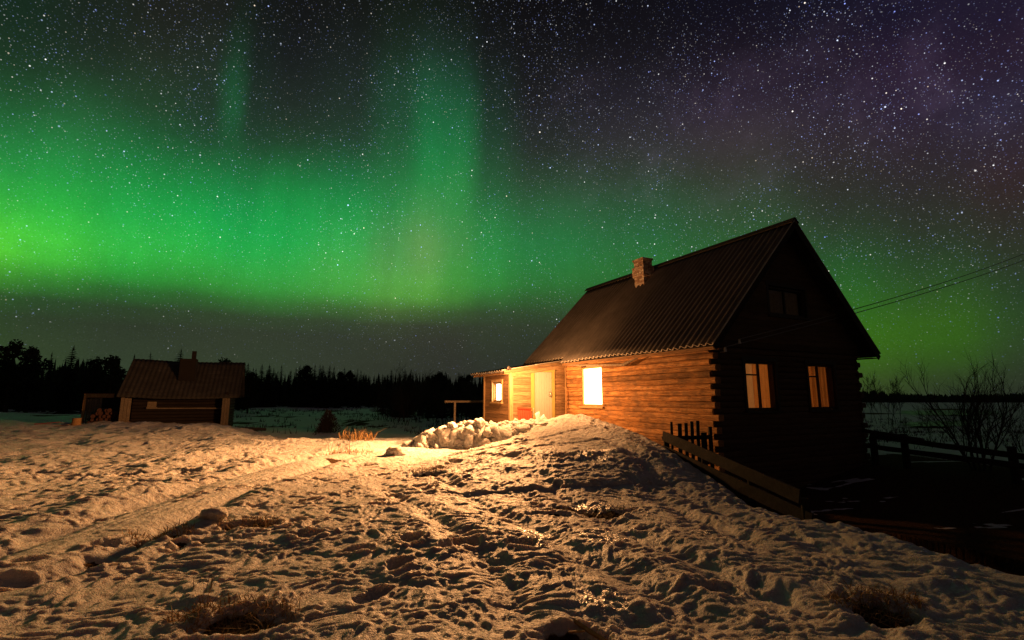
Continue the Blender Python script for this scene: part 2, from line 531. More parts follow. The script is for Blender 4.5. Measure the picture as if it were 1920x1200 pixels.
M['slate'] = roof_mat('corrugated_cement_sheet', (0.115, 0.10, 0.088), (0.075, 0.066, 0.058), (0.155, 0.135, 0.115))
M['lit_slate_edge'] = plain('lit_cement_edge', (0.46, 0.41, 0.34), 0.9, 0.2, 14)  # pale rim colour stands in for lamp light on the eave edges
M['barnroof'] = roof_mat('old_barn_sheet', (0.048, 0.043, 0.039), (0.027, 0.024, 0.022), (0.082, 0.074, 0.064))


def glass_mat():
    m = bpy.data.materials.new('window_glass')
    m.use_nodes = True
    nt = NT(m.node_tree)
    nt.n.clear()
    out = nt.new('ShaderNodeOutputMaterial')
    tr = nt.new('ShaderNodeBsdfTransparent')
    gl = nt.new('ShaderNodeBsdfGlossy')
    gl.inputs['Roughness'].default_value = 0.02
    fr = nt.new('ShaderNodeFresnel')
    fr.inputs[0].default_value = 1.45
    mx = nt.new('ShaderNodeMixShader')
    nt.l.new(fr.outputs[0], mx.inputs[0])
    nt.l.new(tr.outputs[0], mx.inputs[1])
    nt.l.new(gl.outputs[0], mx.inputs[2])
    nt.l.new(mx.outputs[0], out.inputs[0])
    return m


M['glass'] = glass_mat()


def lit_mat(name, col, strength):
    m = bpy.data.materials.new(name)
    m.use_nodes = True
    nt = NT(m.node_tree)
    nt.n.clear()
    out = nt.new('ShaderNodeOutputMaterial')
    e = nt.new('ShaderNodeEmission')
    e.inputs[0].default_value = (*col, 1)
    e.inputs[1].default_value = strength
    nt.l.new(e.outputs[0], out.inputs[0])
    return m


M['lit'] = lit_mat('lamp_lit_blind', LAMP_COL, WINDOW_LIGHT)
M['lit_porch'] = lit_mat('lamp_lit_porch_blind', (1.0, 0.80, 0.62), PORCH_LIGHT)


def curtain_mat(name, col):
    m = bpy.data.materials.new(name)
    m.use_nodes = True
    nt = NT(m.node_tree)
    nt.n.clear()
    out = nt.new('ShaderNodeOutputMaterial')
    oc = nt.new('ShaderNodeTexCoord').outputs['Object']
    n = nt.noise(nt.v('MULTIPLY', oc, (60, 60, 60)), 1.0, 2.0, 0.6)
    n3 = nt.noise(nt.v('MULTIPLY', oc, (9, 9, 2.5)), 1.0, 2.0, 0.5)
    k = nt.m('ADD', 0.55, nt.m('ADD', nt.m('MULTIPLY', n, 0.35), nt.m('MULTIPLY', n3, 0.5)))
    c = nt.v('SCALE', col, k)
    t = nt.new('ShaderNodeBsdfTranslucent')
    d = nt.new('ShaderNodeBsdfDiffuse')
    nt.put(t.inputs[0], c)
    nt.put(d.inputs[0], c)
    mx = nt.new('ShaderNodeMixShader')
    mx.inputs[0].default_value = 0.35
    nt.l.new(t.outputs[0], mx.inputs[1])
    nt.l.new(d.outputs[0], mx.inputs[2])
    nt.l.new(mx.outputs[0], out.inputs[0])
    return m


M['curtain_tan'] = curtain_mat('tan_net_curtain', (0.86, 0.56, 0.30))
M['curtain_orange'] = curtain_mat('orange_curtain', (0.78, 0.36, 0.11))


def snow_mat():
    m, nt, p = mat('old_snow')
    oc = nt.new('ShaderNodeTexCoord').outputs['Object']
    bare = attr(nt, 'bare')
    ice = attr(nt, 'ice')
    g1 = nt.noise(oc, 18.0, 5.0, 0.62)
    g2 = nt.noise(oc, 75.0, 3.0, 0.6)
    vo = nt.voro(oc, 95.0).outputs['Distance']
    dirt = nt.noise(oc, 3.0, 5.0, 0.7)
    snow = nt.ramp(nt.m('ADD', nt.m('MULTIPLY', dirt, 0.6), nt.m('MULTIPLY', g1, 0.4)), [(0.32, (0.50, 0.46, 0.42)), (0.5, (0.70, 0.67, 0.64)), (0.7, (0.80, 0.79, 0.78))])
    soil = nt.ramp(nt.noise(oc, 22.0, 5.0, 0.7), [(0.3, (0.035, 0.020, 0.010)), (0.55, (0.10, 0.058, 0.026)), (0.75, (0.22, 0.13, 0.058))])
    edge = nt.m('ADD', bare, nt.m('MULTIPLY', nt.m('SUBTRACT', nt.noise(oc, 14.0, 4.0, 0.65), 0.5), 0.9))
    bf = nt.smooth(edge, 0.42, 0.58)
    nt.put(p.inputs['Base Color'], nt.mix(bf, snow, soil))
    icef = nt.smooth(nt.m('ADD', ice, nt.m('MULTIPLY', nt.m('SUBTRACT', nt.noise(oc, 6.0, 3.0, 0.6), 0.5), 0.8)), 0.45, 0.6)
    ro = nt.m('SUBTRACT', 0.52, nt.m('MULTIPLY', icef, 0.30))
    nt.put(p.inputs['Roughness'], nt.m('ADD', ro, nt.m('MULTIPLY', bf, 0.35)))
    nt.put(p.inputs['Subsurface Weight'], nt.m('SUBTRACT', 0.45, nt.m('MULTIPLY', bf, 0.45)))
    p.inputs['Subsurface Radius'].default_value = (1.0, 0.8, 0.62)
    p.inputs['Subsurface Scale'].default_value = 0.085
    p.inputs['IOR'].default_value = 1.31
    nt.put(p.inputs['Specular IOR Level'], nt.m('SUBTRACT', 0.4, nt.m('MULTIPLY', bf, 0.35)))
    g0 = nt.noise(oc, 9.0, 6.0, 0.72)
    g1 = nt.m('ADD', nt.m('MULTIPLY', g1, 0.8), nt.m('MULTIPLY', g0, 1.7))
    h = nt.m('ADD', nt.m('MULTIPLY', g1, 0.55), nt.m('ADD', nt.m('MULTIPLY', g2, 0.28), nt.m('MULTIPLY', vo, 0.14)))
    nt.put(p.inputs['Normal'], nt.bump(h, 1.0, 0.11))
    return m


M['snow'] = snow_mat()


# ------------------------------------------------------------------ the ground
def perlin(x, y, seed=0):
    xi = np.floor(x).astype(np.int64)
    yi = np.floor(y).astype(np.int64)
    xf = x - xi
    yf = y - yi
    u = xf * xf * xf * (xf * (xf * 6 - 15) + 10)
    v = yf * yf * yf * (yf * (yf * 6 - 15) + 10)

    def g(ix, iy, fx, fy):
        h = (ix * 374761393 + iy * 668265263 + seed * 974634777) & 0xffffffff
        h = ((h ^ (h >> 13)) * 1274126177) & 0xffffffff
        a = ((h ^ (h >> 16)) & 0xffff) / 65536.0 * 2 * np.pi
        return np.cos(a) * fx + np.sin(a) * fy
    n0 = g(xi, yi, xf, yf) * (1 - u) + g(xi + 1, yi, xf - 1, yf) * u
    n1 = g(xi, yi + 1, xf, yf - 1) * (1 - u) + g(xi + 1, yi + 1, xf - 1, yf - 1) * u
    return (n0 * (1 - v) + n1 * v) * 1.5


def worley(x, y, seed=0):
    xi = np.floor(x).astype(np.int64)
    yi = np.floor(y).astype(np.int64)
    best = np.full(x.shape, 9.0)
    for dx in (-1, 0, 1):
        for dy in (-1, 0, 1):
            ix, iy = xi + dx, yi + dy
            h = (ix * 374761393 + iy * 668265263 + seed * 97463477) & 0xffffffff
            h = ((h ^ (h >> 13)) * 1274126177) & 0xffffffff
            h = h ^ (h >> 16)
            px = ix + (h & 0xff) / 256.0
            py = iy + ((h >> 8) & 0xff) / 256.0
            best = np.minimum(best, (px - x) ** 2 + (py - y) ** 2)
    return np.sqrt(best)


def sstep(x, a, b):
    t = np.clip((x - a) / (b - a), 0, 1)
    return t * t * (3 - 2 * t)


def polydist(x, y, pts):
    """distance to a polyline, signed (+ on its left hand), parameter along it"""
    best = np.full(x.shape, 1e9)
    sgn = np.ones(x.shape)
    par = np.zeros(x.shape)
    for i in range(len(pts) - 1):
        ax, ay = pts[i][:2]
        bx, by = pts[i + 1][:2]
        ex, ey = bx - ax, by - ay
        L2 = ex * ex + ey * ey
        t = np.clip(((x - ax) * ex + (y - ay) * ey) / L2, 0, 1)
        d = np.hypot(x - ax - t * ex, y - ay - t * ey)
        cr = ex * (y - ay) - ey * (x - ax)
        k = d < best
        best = np.where(k, d, best)
        sgn = np.where(k, np.where(cr > 0, 1.0, -1.0), sgn)
        par = np.where(k, i + t, par)
    return best, sgn, par


HX, HY, PHI = 4.72, 11.5, 0.4606          # the house's near corner and heading
CP, SP = math.cos(PHI), math.sin(PHI)


def to_house(x, y):
    return CP * (x - HX) + SP * (y - HY), -SP * (x - HX) + CP * (y - HY)


def from_house(lx, ly):
    return HX + CP * lx - SP * ly, HY + SP * lx + CP * ly


CREST = [(1030, 786, 15.3), (1060, 777, 15.0), (1090, 777, 14.6), (1150, 796, 13.2), (1200, 816, 11.8), (1240, 838, 10.2), (1340, 902, 8.6),
         (1400, 945, 7.3), (1500, 970, 6.45), (1600, 990, 5.85), (1700, 1018, 5.3), (1800, 1050, 4.75), (1920, 1080, 4.4), (2150, 1150, 3.7), (2500, 1260, 3.0)]
CREST = [(at(*c).x, at(*c).y, at(*c).z - ZC) for c in CREST]


def base_height(x, y):
    """smooth lie of the land, relative to the eye"""
    plate = -1.5 + 0.24 * sstep(y, 13, 23) * sstep(-x, 7, 15)
    ye = np.interp(x, [-80, -30, -22, -14, -8, -5.2, -3.5, 0, 6], [48, 34, 29, 22, 15.2, 17.6, 18.6, 19, 19])
    d = y - ye
    far = plate - 0.42 * sstep(d, 0, 5) - 0.2 * sstep(d, 3, 45)
    # far field on the right lies lower
    far = far - 1.0 * sstep(x / np.maximum(np.abs(y), 8.0), 0.3, 0.7) * sstep(y, 14, 50)
    dist, sg, par = polydist(x, y, CREST)
    hc = np.interp(par, np.arange(len(CREST)), [c[2] for c in CREST])
    lx, ly = to_house(x, y)
    yard = np.interp(ly, [-8, -3, -0.6, 0.8, 1.8, 4, 6.3, 9, 14], [-2.55, -2.5, -2.2, -1.75, -1.5, -1.15, -1.0, -1.3, -1.9])
    yard = np.where(lx > 0.5, np.interp(lx, [0.5, 3, 5.5, 8, 12], [-2.35, -2.25, -1.95, -1.72, -1.75]), yard)
    fs_ = np.interp(par, [0, 1.0, 2.5, 4.5, 7, 9], [1.3, 2.3, 3.4, 3.3, 2.2, 1.2])
    left = far + (hc - far) * np.exp(-(dist / fs_) ** 2)
    wd = np.interp(par, [0, 3, 5, 7, 9, 14], [1.0, 0.9, 1.0, 0.9, 0.8, 0.8])
    right = hc + (yard - hc) * sstep(dist / wd, 0.0, 1.0)
    # fade the yard into the far land
    rfar = sstep(dist, 6.5, 12)
    right = right * (1 - rfar) + np.where(x > 3, np.minimum(far, -1.75) - 0.12 * sstep(x, 9, 16), far) * rfar
    z = np.where(sg > 0, right, left)
    z = np.where((par <= 0.001) & (sg > 0), far * (1 - np.exp(-(dist / 1.3) ** 2)) + hc * np.exp(-(dist / 1.3) ** 2), z)
    return z, dist * sg, par, lx, ly


# pits and trampled hollows: frame x, y, half-width px, half-depth m, depth m, bareness
PITS = [(300, 1003, 55, 0.16, 0.16, 1.0), (470, 986, 60, 0.17, 0.15, 1.0), (355, 1012, 45, 0.10, 0.12, 0.8), (190, 1035, 40, 0.12, 0.10, 0.7),
        (445, 1165, 85, 0.24, 0.26, 1.1), (800, 883, 40, 0.30, 0.20, 1.1), (850, 868, 22, 0.2, 0.12, 0.5),
        (1075, 948, 52, 0.20, 0.12, 1.0), (1135, 955, 48, 0.22, 0.14, 1.0), (1030, 960, 40, 0.12, 0.10, 0.7), (1215, 985, 20, 0.12, 0.14, 0.6),
        (1650, 1140, 55, 0.26, 0.20, 1.0), (1075, 1190, 65, 0.17, 0.24, 1.05), (640, 855, 42, 0.30, 0.05, 0.75), (690, 862, 24, 0.25, 0.05, 0.6),
        (870, 843, 50, 0.30, 0.04, 0.62), (575, 1005, 27, 0.11, 0.13, 0), (768, 1020, 22, 0.15, 0.16, 0), (876, 1018, 25, 0.12, 0.15, 0), (680, 1035, 26, 0.10, 0.09, 0),
        (980, 1020, 30, 0.10, 0.09, 0), (1010, 840, 42, 0.35, 0.10, 0), (960, 868, 40, 0.30, 0.10, 0), (1060, 880, 40, 0.24, 0.12, 0), (1340, 1095, 38, 0.16, 0.17, 0.5),
        (60, 873, 45, 0.35, 0.12, 0), (130, 880, 60, 0.35, 0.12, 0), (240, 877, 30, 0.35, 0.10, 0), (350, 873, 22, 0.3, 0.09, 0)]
RUTS = [[(800, 885), (960, 965), (1160, 1065), (1420, 1200)], [(930, 860), (1090, 945), (1330, 1060), (1540, 1160)], [(1110, 855), (1300, 935), (1480, 1000), (1640, 1060)],
        [(1180, 900), (1330, 975), (1500, 1050)], [(700, 900), (800, 960), (930, 1060), (1010, 1190)]]
TRACK = [(-120, 1040), (0, 1005), (150, 962), (300, 920), (420, 885), (520, 862), (620, 845), (720, 832)]


def make_ground():
    def axis(lo_far, lo, hi, hi_far, step):
        core = []
        v = lo
        while v < hi:
            core.append(v)
            v += step(v)
        a = [lo]
        st = step(lo)
        while a[-1] > lo_far:
            st *= 1.14
            a.append(a[-1] - st)
        b = [core[-1]]
        st = step(hi)
        while b[-1] < hi_far:
            st *= 1.14
            b.append(b[-1] + st)
        return np.array(a[:0:-1] + core + b[1:])
    xs = axis(-1500, -24, 7.5, 1500, lambda v: 0.0165 + 0.0045 * max(0, abs(v) - 3.0))
    ys = axis(-60, 2.6, 25, 1800, lambda v: 0.0095 + 0.0023 * max(0, v - 2.6))
    X, Y = np.meshgrid(xs, ys)
    sx = np.gradient(xs)[None, :]
    sy = np.gradient(ys)[:, None]
    SPc = np.maximum(sx, sy)
    x, y = X.ravel(), Y.ravel()
    sp = SPc.ravel()
    z, sd, par, lx, ly = base_height(x, y)
    right = sd > 0
    ff = sstep(y, 22, 32) * (1 - sstep(y, 130, 180))
    z += ff * (0.22 * perlin(x * 0.09, y * 0.07, 81) + 0.10 * perlin(x * 0.33, y * 0.25, 82) + 0.05 * perlin(x * 1.1, y * 0.8, 83))
    inhouse = (lx > -0.3) & (ly > -0.2) & (ly < 9.4) & (lx < 6.4)

    def wgt(lam):
        return np.clip(lam / (2.6 * sp) - 0.45, 0, 1)
    amp = np.where(right & (sd > 0.25), 0.45, 1.0)
    nearhouse = (lx < 0.1) & (lx > -1.5) & (ly > 0.3) & (ly < 6.5) & right
    amp = np.where(nearhouse, 0.15, amp)
    # track to the door
    tp = [atz(px, py, -1.5) for px, py in TRACK]
    td, ts, _ = polydist(x, y, tp)
    tm = np.exp(-(td / 0.55) ** 4) * (y < 17)
    ts = -ts
    tm2 = np.exp(-((td * ts - 0.95) / 0.5) ** 4) * (y < 17)
    amp = amp * (1 - 0.6 * tm2) * (1 + 0.9 * sstep(-x, 3.5, 7.5) * sstep(y, 6, 10))
    # large-scale swells
    z += 0.08 * perlin(x * 0.33, y * 0.33, 3) * amp * wgt(3)
    z += 0.026 * perlin(x * 0.9 + 4, y * 0.9, 5) * amp * wgt(1.1)
    # sun cups and trampled lumps
    wx = x + 0.20 * perlin(x * 1.7, y * 1.7, 8)
    wy = y + 0.20 * perlin(x * 1.7 + 9, y * 1.7, 9)
    pocket = 0.5 + 0.5 * np.clip(perlin(x * 0.55, y * 0.55, 44) + 0.4, -1, 1)
    w1 = worley(wx * 1.55, wy * 2.5, 1)
    z += 0.022 * (np.clip(w1, 0, 0.95) ** 1.6 - 0.3) * amp * wgt(0.42) * (0.35 + 0.85 * pocket) * (1 + 2.2 * sstep(y, 12, 20))
    w2 = worley(wx * 4.0 + 3, wy * 5.2, 2)
    z += 0.021 * (np.clip(w2, 0, 0.95) ** 1.5 - 0.3) * amp * wgt(0.2)
    z += 0.018 * (np.clip(worley(wx * 8.5, wy * 10.0, 3), 0, 1) ** 1.4 - 0.3) * amp * wgt(0.1)
    z += 0.03 * perlin(x * 0.7, y * 1.6, 15) * amp * sstep(y, 11, 18)
    z -= 0.03 * np.clip(perlin(wx * 1.9, wy * 1.5, 61) - 0.28, 0, 1) * amp * wgt(0.5) * 1.6
    a, fr = 0.0150, 4.6
    for o in range(6):
        n = perlin(wx * fr + 17 * o, wy * fr, 20 + o)
        z += a * (np.abs(n) * 1.6 - 0.4) * amp * wgt(1 / fr)
        a *= 0.80
        fr *= 2.05
    # crusty lip along the crest
    z += 0.03 * perlin(x * 5, y * 5, 77) * np.exp(-(sd / 0.3) ** 2)
    # ruts, prints
    for k, rt in enumerate(RUTS):
        pp = [atz(px, py, -1.5) for px, py in rt]
        d, s_, t_ = polydist(x, y, pp)
        d = d + 0.10 * perlin(x * 3, y * 3, 31 + k)
        fade = sstep(t_, 0, 0.4) * (1 - sstep(t_, len(rt) - 1.5, len(rt) - 1))
        z -= (0.055 * np.exp(-(d / 0.15) ** 2) - 0.015 * np.exp(-((d - 0.34) / 0.13) ** 2)) * fade
    q_ = td * ts + 0.10 * perlin(x * 1.1, y * 0.6, 93)
    onp = (y < 17) * (0.6 + 0.6 * np.clip(perlin(x * 0.6, y * 0.6, 94) + 0.5, 0, 1))
    z += (0.06 * np.exp(-((q_ + 0.10) / 0.26) ** 2) - 0.075 * np.exp(-((q_ - 0.42) / 0.17) ** 2) + 0.02 * np.exp(-((q_ - 0.95) / 0.3) ** 2) - 0.075 * np.exp(-((q_ - 1.5) / 0.17) ** 2) + 0.04 * np.exp(-((q_ - 1.9) / 0.2) ** 2)) * onp
    z += 0.03 * tm * perlin(x * 2.2, y * 2.2, 90)
    gro = np.sin((td * ts) * 2 * np.pi / 0.13 + 1.5 * perlin(x * 0.7, y * 0.7, 91)) * np.clip(0.4 + 1.6 * perlin(x * 1.3, y * 0.8, 92), 0, 1)
    z += 0.007 * gro * tm2 * wgt(0.13)
    ZZ = z.reshape(X.shape)
    bare = np.zeros(X.shape)
    ice = np.zeros(X.shape)

    def pit(cx, cy, rx, ry, ang, depth, b, rim=0.25):
        ext = 2.2 * max(rx, ry)
        i0, i1 = np.searchsorted(xs, [cx - ext, cx + ext])
        j0, j1 = np.searchsorted(ys, [cy - ext, cy + ext])
        if i1 - i0 < 2 or j1 - j0 < 2:
            return
        xx, yy = X[j0:j1, i0:i1] - cx, Y[j0:j1, i0:i1] - cy
        u = (xx * math.cos(ang) + yy * math.sin(ang)) / rx
        v = (-xx * math.sin(ang) + yy * math.cos(ang)) / ry
        q = np.sqrt(u * u + v * v)
        q = q * (1 + 0.34 * perlin(xx * 7 + cx * 3, yy * 7 + cy, 51) + 0.15 * perlin(xx * 19 + cx, yy * 19, 52))
        ZZ[j0:j1, i0:i1] += -depth * (1 - sstep(q, 0.55, 1.05)) + depth * rim * np.exp(-((q - 1.25) / 0.22) ** 2)
        if b:
            bare[j0:j1, i0:i1] = np.maximum(bare[j0:j1, i0:i1], b * (1 - sstep(q, 0.45, 1.05)))
    for px, py, wpx, ry, dep, b in PITS:
        c = atz(px, py, -1.5 if py > 900 else -1.42)
        pit(c.x, c.y, wpx / F_PX * c.y, ry, random.uniform(-0.15, 0.15), dep * (0.36 if b else 0.8), b)
    # boot prints all over the yard, many of them in walking lines
    for k in range(26):
        sx_, sy_ = random.uniform(-8, 4), random.uniform(2.8, 14)
        hd = random.uniform(-0.5, 0.5) + math.atan2(15.5 - sy_, 0.5 - sx_)
        for s_ in range(random.randint(3, 11)):
            hd += random.uniform(-0.12, 0.12)
            sx_ += math.cos(hd) * random.uniform(0.5, 0.7)
            sy_ += math.sin(hd) * random.uniform(0.5, 0.7)
            o_ = 0.11 * (1 if s_ % 2 else -1)
            pit(sx_ - math.sin(hd) * o_, sy_ + math.cos(hd) * o_, random.uniform(0.13, 0.19), random.uniform(0.065, 0.1), hd, random.uniform(0.025, 0.07), 0, 0.3)
    z = ZZ.ravel()
    bare = bare.ravel()
    # the thawed yard before the gable: dark wet ground with snow left in strips
    strip = perlin(x * 0.55 + 3 + 0.8 * perlin(x * 1.1, y * 2.0, 71), y * 1.9 + 0.5 * perlin(x * 2.3, y * 3.0, 72), 70) + 0.12 * perlin(x * 5, y * 7, 73)
    yb = sstep(sd, 0.32, 0.55) * right * (ly < 0.55) * (1 - sstep(sd, 8, 12)) * (x < 17) * (1 - sstep(strip, 0.50, 0.58) * (sd > 1.2))
    bare = np.maximum(bare, yb)
    fp = perlin(x * 0.30, y * 0.22, 84) + 0.45 * perlin(x * 1.3, y * 0.9, 85) + 0.3 * perlin(x * 3.1, y * 2.2, 86)
    bare = np.maximum(bare, ff * sstep(fp, 0.42, 0.62))
    for px, py, r_ in ((1120, 885, 0.5), (1110, 935, 0.4), (1135, 995, 0.35), (1130, 1105, 0.25), (1000, 985, 0.25), (1010, 1010, 0.2), (1340, 990, 0.3)):
        c = atz(px, py, -1.45)
        ice = np.maximum(ice.ravel(), np.exp(-(np.hypot(x - c.x, y - c.y) / r_) ** 2))
    z[inhouse] = np.minimum(z[inhouse], -1.9)
    nv = len(x)
    nx, ny = len(xs), len(ys)
    me = bpy.data.meshes.new('ground')
    co = np.empty((nv, 3), np.float32)
    co[:, 0], co[:, 1], co[:, 2] = x, y, z + ZC
    I, J = np.meshgrid(np.arange(nx - 1), np.arange(ny - 1))
    q = (J * nx + I).ravel()
    quads = np.stack([q, q + 1, q + 1 + nx, q + nx], 1).astype(np.int32)
    me.vertices.add(nv)
    me.vertices.foreach_set('co', co.ravel())
    me.loops.add(quads.size)
    me.loops.foreach_set('vertex_index', quads.ravel())
    me.polygons.add(len(quads))
    me.polygons.foreach_set('loop_start', np.arange(0, quads.size, 4, dtype=np.int32))
    me.polygons.foreach_set('use_smooth', np.ones(len(quads), bool))
    me.update(calc_edges=True)
    for nm, arr in (('bare', bare), ('ice', ice)):
        me.attributes.new(nm, 'FLOAT', 'POINT').data.foreach_set('value', np.asarray(arr, np.float32).ravel())
    me.materials.append(M['snow'])
    o = bpy.data.objects.new('ground', me)
    COL.objects.link(o)
    tag(o, kind='structure')
    print('ground verts', nv)
    Zg = (z + ZC).reshape(X.shape)

    def gh(px, py):
        i = int(np.clip(np.searchsorted(xs, px) - 1, 0, nx - 2))
        j = int(np.clip(np.searchsorted(ys, py) - 1, 0, ny - 2))
        fx = (px - xs[i]) / (xs[i + 1] - xs[i])
        fy = (py - ys[j]) / (ys[j + 1] - ys[j])
        return float((Zg[j, i] * (1 - fx) + Zg[j, i + 1] * fx) * (1 - fy) + (Zg[j + 1, i] * (1 - fx) + Zg[j + 1, i + 1] * fx) * fy)
    return gh


GH = make_ground()


def on_ground(px, py, y):               # ground point below the pixel column at forward distance y
    p = at(px, py, y)
    return Vector((p.x, p.y, GH(p.x, p.y)))


# ------------------------------------------------------------------ the log house
BASE = -2.3                                   # house base relative to the eye


def H(z):
    return z - BASE


HOUSE = empty('log_house', (HX, HY, ZC + BASE), PHI,
              'dark log house with corrugated roof, brick chimney and lamp-lit windows above the snow bank', 'house')
W_, LF, LI = 6.065, 9.0, 6.31                  # gable width, length, where the porch wing begins
ZE, ZR, OV, RK = 1.2146, 4.724, 0.3515, 0.468  # eave height, ridge height, eave overhang, rake overhang
SL = (ZR - ZE) / (W_ / 2 + OV)


def roof_z(x):
    return ZE + (x + OV) * SL if x < W_ / 2 else ZE + (W_ + OV - x) * SL


def log_course(mb, mp, a0, a1, z0, h, thick, rough=1.0, seed=0, flat=0.0):
    """one hewn log from a0 to a1 along a wall; mp(s, out, z) maps to house space"""
    prof = [(-thick, 0.0), (-0.018, 0.0), (0.008, 0.10), (0.020, 0.32), (0.022, 0.62), (0.010, 0.88), (-0.018, 1.0), (-thick, 1.0)]
    n = max(2, int((a1 - a0) / 0.11))
    vs, fs = [], []
    k = len(prof)
    for i in range(n + 1):
        s = a0 + (a1 - a0) * i / n
        w1 = mnoise.noise(Vector((s * 1.3, z0 * 9, seed))) * 0.014 * rough
        w2 = mnoise.noise(Vector((s * 2.1, z0 * 9 + 5, seed))) * 0.012 * rough
        w3 = mnoise.noise(Vector((s * 7.0, z0 * 9 + 11, seed))) * 0.006 * rough
        for j, (o, q) in enumerate(prof):
            oo = o if j in (0, k - 1) else o * (1 - flat) + w1 + w3 * (1 + 0.5 * math.sin(j * 2.1))
            zz = z0 + q * h + (w2 if 0 < j < k - 1 else 0)
            vs.append(mp(s, oo, zz))
    for i in range(n):
        for j in range(k):
            j2 = (j + 1) % k
            fs.append((i * k + j, i * k + j2, (i + 1) * k + j2, (i + 1) * k + j))
    fs.append(tuple(range(k - 1, -1, -1)))
    fs.append(tuple(n * k + j for j in range(k)))
    mb.add(vs, fs)


def log_wall(name, mp, a0, a1, z0, z1, holes, matl, e0=0.0, e1=0.0, h=0.146, thick=0.17, parity=0, rough=1.0):
    mb = MB()
    z = z0
    i = 0
    while z < z1 - 0.02:
        hh = min(h * random.uniform(0.94, 1.06), z1 - z)
        s0 = a0 - (e0 if (i + parity) % 2 == 0 else -0.02) * random.uniform(0.55, 1.25)
        s1 = a1 + (e1 if (i + parity) % 2 == 0 else -0.02) * random.uniform(0.8, 1.2)
        spans = [(s0, s1)]
        for (b0, b1, c0, c1) in holes:
            if z + hh > c0 + 0.012 and z < c1 - 0.012:
                nw = []
                for p, q in spans:
                    if b0 > p and b1 < q:
                        nw += [(p, b0), (b1, q)]
                    else:
                        nw.append((p, q))
                spans = nw
        for p, q in spans:
            log_course(mb, mp, p, q, z, hh, thick, rough * (1.0 if z > H(-0.4) else 0.7), i * 3.7 + parity, 0.0 if z > H(-0.45) else 0.45)
        z += hh
        i += 1
    return mb.build(name, matl, HOUSE)


WIN_LONG = (4.22, 5.34, H(-0.27), H(0.975))
WG1 = (1.16, 2.32, H(-0.315), H(0.89))
WG2 = (3.65, 4.84, H(-0.315), H(0.89))
log_wall('log_wall', lambda s, o, z: (-o, s, z), 0.0, LI + 0.2, H(-2.3), H(ZE - 0.02), [WIN_LONG], M['log'], 0.13, 0.0)
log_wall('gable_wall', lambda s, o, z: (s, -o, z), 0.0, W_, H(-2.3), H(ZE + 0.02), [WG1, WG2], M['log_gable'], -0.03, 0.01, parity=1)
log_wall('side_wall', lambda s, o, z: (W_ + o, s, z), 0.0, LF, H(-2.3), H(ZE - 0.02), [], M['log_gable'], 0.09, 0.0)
mb = MB()
mb.box((0.02, LF - 0.15, 0), (W_ - 0.02, LF, H(ZE)))
mb.box((0.0, LI + 0.2, 0), (0.16, LF - 0.15, H(ZE - 0.02)))
mb.build('back_wall', M['board_x'], HOUSE)

# attic cladding of both gables: horizontal boards
mbs = (MB(), MB())
zb = H(ZE + 0.02)
i = 0
while zb < H(ZR - 0.12):
    zt = min(zb + 0.15, H(ZR - 0.1))
    x0 = max((zb - H(ZE)) / SL - OV + 0.02, -0.03)
    x1 = max((zt - H(ZE)) / SL - OV + 0.02, -0.03)
    for yy, dy, mb in ((-0.035, 0.03, mbs[0]), (LF - 0.03, 0.03, mbs[1])):
        spans = [(x0, x1, W_ - x1, W_ - x0)]
        jy = random.uniform(-0.006, 0.006)
        vs = [(x0, yy + jy, zb), (W_ - x0, yy + jy, zb), (W_ - x1, yy + jy, zt - 0.006), (x1, yy + jy, zt - 0.006)]
        vs += [(a, b + dy, c) for a, b, c in vs]
        if yy < 0 and H(2.16) < zt and zb < H(2.92):      # leave the attic window open
            for (p0, q0, q1, p1) in (((x0, zb), 2.28, 2.28, (x1, zt)), (3.86, (W_ - x0, zb), (W_ - x1, zt), 3.86)):
                a = p0[0] if isinstance(p0, tuple) else p0
                b = q0[0] if isinstance(q0, tuple) else q0
                c = q1[0] if isinstance(q1, tuple) else q1
                e = p1[0] if isinstance(p1, tuple) else p1
                v2 = [(a, yy + jy, zb), (b, yy + jy, zb), (c, yy + jy, zt - 0.006), (e, yy + jy, zt - 0.006)]
                v2 += [(u, v + dy, w) for u, v, w in v2]
                mb.add(v2, MB.BOXF)
        else:
            mb.add(vs, MB.BOXF)
    zb = zt
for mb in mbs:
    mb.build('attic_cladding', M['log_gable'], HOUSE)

# inner lining so that lamp light only leaves through the openings
mb = MB()
i0 = 0.19
mb.box((i0, 0.19, H(-1.2)), (W_ - i0, 6.2, H(-1.15)))
mb.box((i0, 0.19, H(1.15)), (W_ - i0, 6.2, H(1.2)))
mb.box((i0, 6.2, H(-1.2)), (W_ - i0, 6.25, H(1.2)))
mb.box((W_ - i0 - 0.05, 0.24, H(-1.15)), (W_ - i0, 6.2, H(1.15)))
mb.box((i0, 0.24, H(-1.15)), (i0 + 0.05, 6.2, H(1.15)))
for a, b in ((i0 + 0.05, WG1[0]), (WG1[1], WG2[0]), (WG2[1], W_ - i0 - 0.05)):
    mb.box((a, 0.19, H(-1.15)), (b, 0.23, H(1.15)))
for g in (WG1, WG2):
    mb.box((g[0], 0.19, H(-1.15)), (g[1], 0.23, g[2]))
    mb.box((g[0], 0.19, g[3]), (g[1], 0.23, H(1.15)))
mb.build('inner_lining', M['liner'], HOUSE)


